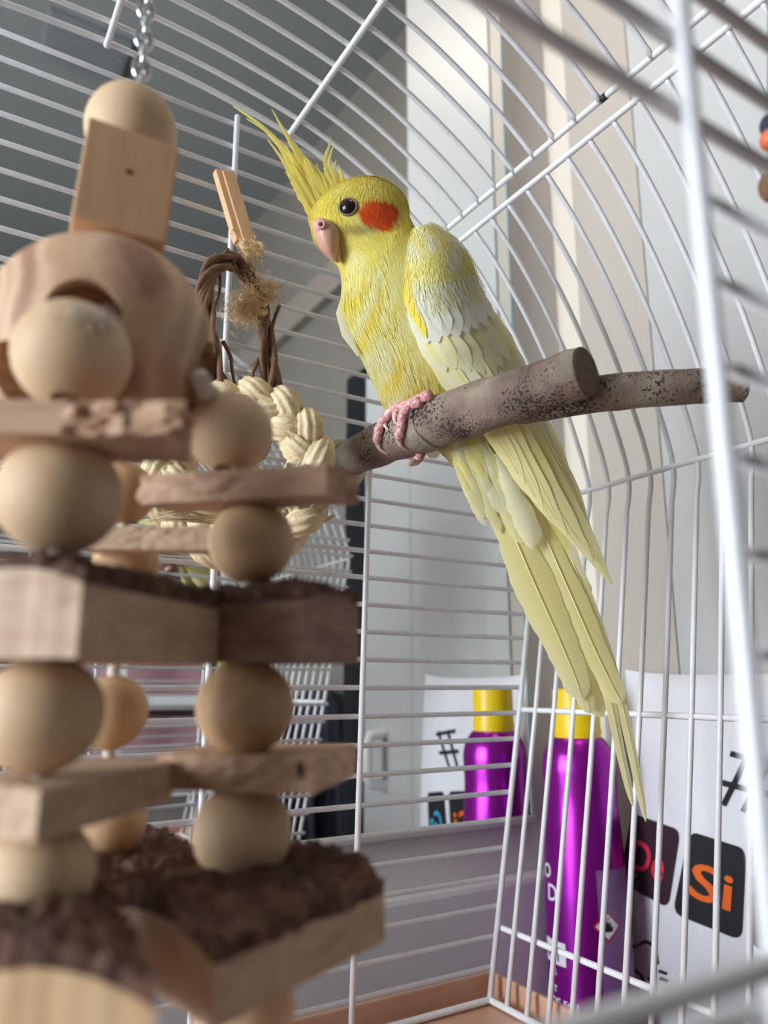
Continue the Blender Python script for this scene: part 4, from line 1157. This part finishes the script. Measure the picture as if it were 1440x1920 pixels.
MB().add([on_bottle(.46+dx*.006/.028, hz+dz*.006, .0006) for dx, dz in ((-.4, -.55), (.4, -.55), (.55, -.1), (.3, .1), (.25, .5), (0, .2), (-.1, .75), (-.3, .15), (-.55, 0))], [tuple(range(9))]).build('flame_mark', M['blackp'], bot)

# =================================================================== PILLOW
PT = V((.4885, .4250, .0142)); PW, PH = .180, .268
ex = V((0, -1, 0)); ez = V((.010, 0, .260)).normalized(); en_ = ez.cross(ex).normalized()
if en_.x > 0: en_ = -en_
pc = PT+ex*PW/2-ez*PH/2+V((0, 0, -.002))
NPI = 48
def pil(u, v, side):
    e = (1-abs(u)**2.6)*(1-abs(v)**2.6)
    pin = 1-.025*(1-abs(v)**3)*1.0; pin2 = 1-.035*(1-abs(u)**3)
    th = (.020 if side == 1 else .004)*max(0, e)**.5
    wr = .0022*noise.noise(V((u*2.2, v*2.6, side)))*e+.0022*sin(u*9+v*5)*max(0, abs(v)-.55)*e
    return pc+ex*(u*PW/2*pin)+ez*(v*PH/2*pin2)+en_*side*(th+wr)
mb = MB()
for side in (1, -1):
    o = len(mb.v)
    for j in range(NPI+1):
        for i in range(NPI+1): mb.v.append(tuple(pil(-1+2*i/NPI, -1+2*j/NPI, side)))
    for j in range(NPI):
        for i in range(NPI):
            a = o+j*(NPI+1)+i; q = (a, a+1, a+NPI+2, a+NPI+1); mb.f.append(q if side == 1 else q[::-1])
pilm = mb
lowest = min(p[2] for p in mb.v); dzp = DZ+.0005-lowest
pilo = mb.build('pillow', M['cloth'], smooth=True, label='white printed pillow with letter tiles leaning behind the cage side', cat='pillow')
pil_bvh = bvh_of([pilm])
def stamp(px_pts, faces, m, name='print', off=.0006):
    vs = []
    for x, y in px_pts:
        h, n = hit(pil_bvh, x, y)
        if h is None: h = onX(x, y, .482); n = V((-1, 0, 0))
        vs.append(h+n*off)
    return MB().add(vs, faces).build(name, M[m], pilo, smooth=True)
def bil(qd, u, v):
    (ax, ay), (bx, by), (cx_, cy_), (dx, dy) = qd   # TL TR BR BL ; u right, v down
    return (ax*(1-u)*(1-v)+bx*u*(1-v)+cx_*u*v+dx*(1-u)*v, ay*(1-u)*(1-v)+by*u*(1-v)+cy_*u*v+dy*(1-u)*v)
def tile(qd, m, txt, tm):
    n = 16; pts = []
    def rnd(u, v, r=.13):
        x, y = u, v
        cx_ = min(max(u, r), 1-r); cy_ = min(max(v, r), 1-r)
        dx, dy = u-cx_, v-cy_; l = math.hypot(dx, dy)
        if l > 1e-9 and abs(dx) > 0 and abs(dy) > 0:
            k = r/max(abs(dx), abs(dy)); s_ = max(abs(dx), abs(dy))/l; return cx_+dx*s_, cy_+dy*s_
        return u, v
    for j in range(n+1):
        for i in range(n+1): pts.append(bil(qd, *rnd(i/n, j/n)))
    fs = [(j*(n+1)+i, j*(n+1)+i+1, (j+1)*(n+1)+i+1, (j+1)*(n+1)+i) for j in range(n) for i in range(n)]
    stamp(pts, fs, m, 'letter_tile')
    vs, f2 = text_mesh(txt, .62)
    xs = [p[0] for p in vs]; xm = (min(xs)+max(xs))/2; wd = max(xs)-min(xs)
    stamp([bil(qd, .5+(x-xm)*.66/wd, .72-y*.92) for x, y, _ in vs], f2, tm, 'lettering', .0014)
tile([(1186, 1524), (1277, 1557), (1254, 1703), (1160, 1652)], 'maroon', 'De', 'pinkp')
tile([(1294, 1558), (1400, 1592), (1392, 1764), (1262, 1712)], 'blackp', 'Si', 'orangep')
tile([(1420, 1599), (1525, 1634), (1518, 1818), (1408, 1772)], 'blackp', 'Gn', 'cyanp')
def stroke(a, b, w_, m='blackp', n=6):
    (x0, y0), (x1, y1) = a, b; l = math.hypot(x1-x0, y1-y0); nx_, ny_ = -(y1-y0)/l*w_/2, (x1-x0)/l*w_/2
    pts = []
    for i in range(n+1):
        t = i/n; x, y = x0+(x1-x0)*t, y0+(y1-y0)*t; pts += [(x-nx_, y-ny_), (x+nx_, y+ny_)]
    stamp(pts, [(2*i, 2*i+1, 2*i+3, 2*i+2) for i in range(n)], m, 'print')
for a, b in (((1404, 1416), (1357, 1510)), ((1446, 1424), (1394, 1522)), ((1370, 1413), (1460, 1437)), ((1352, 1467), (1442, 1490))): stroke(a, b, 11)
# simple doodle below the tiles
cur = crom([(1175, 1760), (1182, 1772), (1196, 1774), (1208, 1766), (1222, 1770), (1230, 1784), (1234, 1808)], 4)
for a, b in zip(cur, cur[1:]): stroke(a, b, 6, n=1)
stroke((1236, 1820), (1252, 1826), 6, n=2); stroke((1238, 1834), (1254, 1840), 6, n=2); stroke((1217, 1832), (1220, 1840), 6, n=1)
cur = crom([(1184, 1815), (1200, 1826), (1209, 1842), (1208, 1862)], 4)
for a, b in zip(cur, cur[1:]): stroke(a, b, 6, n=1)
stamp([(1186, 1824), (1199, 1832), (1204, 1846), (1202, 1862), (1184, 1858)], [(0, 1, 2, 3, 4)], 'pinksoft', 'print')

# =================================================================== toy glimpsed at the right-hand side
dt = thing('dangling_bead_cord', tuple(at(1446, 375, .20)), 'dark cord with an orange bead and a brown bead hanging at the cage side', 'bird toy')
ct = at(1446, -40, .222)
rz = max(z for x, z in crom(ARC, 4)+half_top if x <= ct.x+.012) if ct.x > .05 else .32
rz = min((abs(x-ct.x), z) for x, z in prof_side+half_top if z > .1)[1]
MB().tube([(ct.x, ct.y, rz), ct, at(1446, 200, .21), at(1448, 375, .20)], .0009, 8).build('cord', M['navy'], dt, smooth=True)
MB().sphere(at(1446, 236, .2082), .0030, 20, 14, (1, 1, 1.2)).build('bead', M['navy'], dt, smooth=True)
MB().sphere(at(1446, 262, .2062), .0030, 20, 14).build('bead', mat('orange_bead', lin(214, 110, 70), .5), dt, smooth=True)
MB().sphere(at(1446, 350, .2018), .0032, 20, 14, (1, 1, 1.4)).build('bead', M['vine'], dt, smooth=True)
